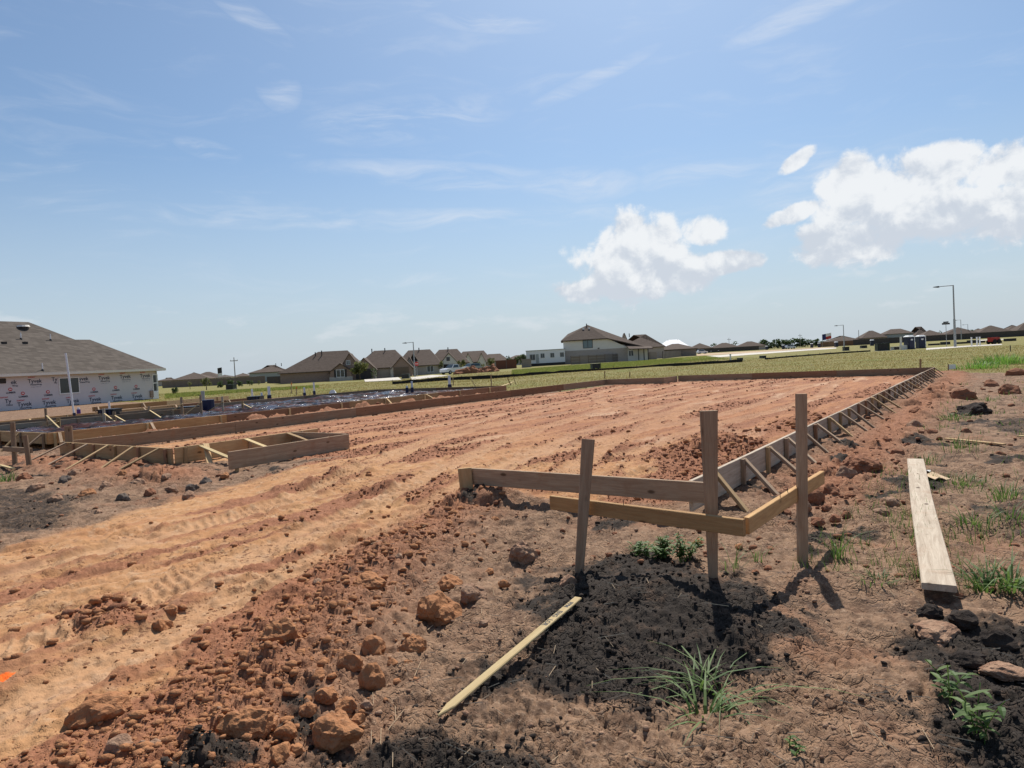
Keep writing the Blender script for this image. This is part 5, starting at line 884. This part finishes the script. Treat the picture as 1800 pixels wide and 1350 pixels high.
# ------------------------------------------------------------------ trees
def tree(px,py,top,Y,wpx,label,mat=M_TREE,name='tree',group=None,trunk=.25,n=260,cat='tree'):
    q=D(px,py,Y);z=gz(q[0],q[1]);h=D(px,top,Y)[2]-z;w=wpx*Y/F_PX/2;o=thing(name,label,cat,(q[0],q[1],z),0,group);rng=random.Random(int(px*7+py));cyl('trunk',.05*h**.7,-.1,h*.75,M_BARK,o,6,(0,0),.02*h**.7)
    Vs=[];F=[];lob=[(rng.uniform(-.6,.6)*w,rng.uniform(-.6,.6)*w,h*rng.uniform(trunk+.15,.86),rng.uniform(.3,.6)) for _ in range(9)]
    for k in range(n):
        lx,ly,lz,lr=rng.choice(lob);v=Vector((rng.gauss(0,1),rng.gauss(0,1),rng.gauss(0,1))).normalized()*rng.random()**.4;c=Vector((lx+v.x*lr*w,ly+v.y*lr*w,min(h*1.02,lz+v.z*lr*min(w,h*.4))));s=(.10+.12*rng.random())*min(w,h*.5);a=Vector((rng.gauss(0,1),rng.gauss(0,1),rng.gauss(0,1))).normalized();b=a.orthogonal().normalized();c2=a.cross(b);i=len(Vs);Vs+=[c+b*s,c+c2*s*.7,c-b*s,c-c2*s*.7];F.append((i,i+1,i+2,i+3))
    mesh('crown',Vs,F,mat,o)
tree(633,668,634,146,36,'young yellow-green tree before the tan brick house',M_TREEY,n=420);tree(658,667,645,147,12,'narrow dark evergreen beside the garage pier',n=200,trunk=.05)
for px,py,tp,w,lb in ((776,656,632,12,'slim young tree left of the white pickup'),(812,656,631,16,'young tree just right of the white pickup'),(845,652,634,14,'young tree behind the dirt pile'),(865,650,628,18,'leafy young tree left of the brown fence'),(896,640,624,14,'young tree behind the brown fence, nearer the pickup'),(907,640,625,14,'middle young tree behind the brown fence'),(918,640,620,18,'taller young tree behind the brown fence by the trailer')): tree(px,py,tp,160,w,lb,M_TREEY if px<870 else M_TREE,n=240)
tree(363,684,663,120,18,'small yellowish tree on the lawn before the brown fence',M_TREEY,n=220);tree(334,681,670,150,9,'tiny sapling near the brown fence',M_TREEY,n=90)
for px,lb in ((388,'round bush nearest the yellowish tree'),(404,'round bush in the middle before the brown fence'),(421,'round bush right of the utility pole'),(439,'loose shrub right of the round bushes')): tree(px,680,667,150,13,lb,M_TREE,'bush',None,.0,260,'bush')
tree(308,689,678,80,12,'dark round bush on the lawn past the wrapped house',M_TREE,'bush',None,.0,400,'bush');tree(455,677,667,160,8,'small shrub before the dark slatted fence',M_TREEY,'bush',None,.0,120,'bush')
for i in range(34):
    px=1335+i*5.4+random.uniform(-2,2);top=(597+random.uniform(-4,4) if px<1470 else 603+random.uniform(-3,4))-(px-1400)*.01;tree(px,613-(px-1340)*.03,top,430,random.uniform(16,25),'dark tree in the far treeline behind the portable toilets',M_TREE,'tree','far treeline trees',.0,240)
for px,tp in ((1255,606),(1290,604),(1600,588),(1650,586),(1702,580),(1655,582),(1712,582),(1500,602)): tree(px,tp+12,tp-3,430,14,'dark tree top rising between the far roofs',M_TREE,'tree','trees between the far roofs',.05,130)

def straw():
    n=420;r=2.5*np.exp(RNG.random(n)*math.log(9/2.5));a=np.radians(RNG.uniform(-15,42,n));x=r*np.sin(a);y=r*np.cos(a);h,z=height(x,y,True,True);Vs=[];F=[];o=0
    for i in np.nonzero(z['trk']<.2)[0]:
        L=RNG.uniform(.02,.08);t=RNG.uniform(0,3.14);c,s=math.cos(t)*L,math.sin(t)*L;w=.0016;zz=h[i]+.012;nx,ny=-math.sin(t)*w,math.cos(t)*w;tl=RNG.uniform(-.01,.012)
        Vs+=[(x[i]-c-nx,y[i]-s-ny,zz-tl),(x[i]+c-nx,y[i]+s-ny,zz+tl),(x[i]+c+nx,y[i]+s+ny,zz+tl),(x[i]-c+nx,y[i]-s+ny,zz-tl),(x[i]-c,y[i]-s,zz-tl+.003),(x[i]+c,y[i]+s,zz+tl+.003)];F+=[(o,o+1,o+5,o+4),(o+3,o+4,o+5,o+2),(o,o+3,o+2,o+1)];o+=6
    m=mesh('straw_bits',Vs,F,M_CARD);tag(m,'dry straw and twig bits littering the cracked mud','straw',None,'stuff')
straw()
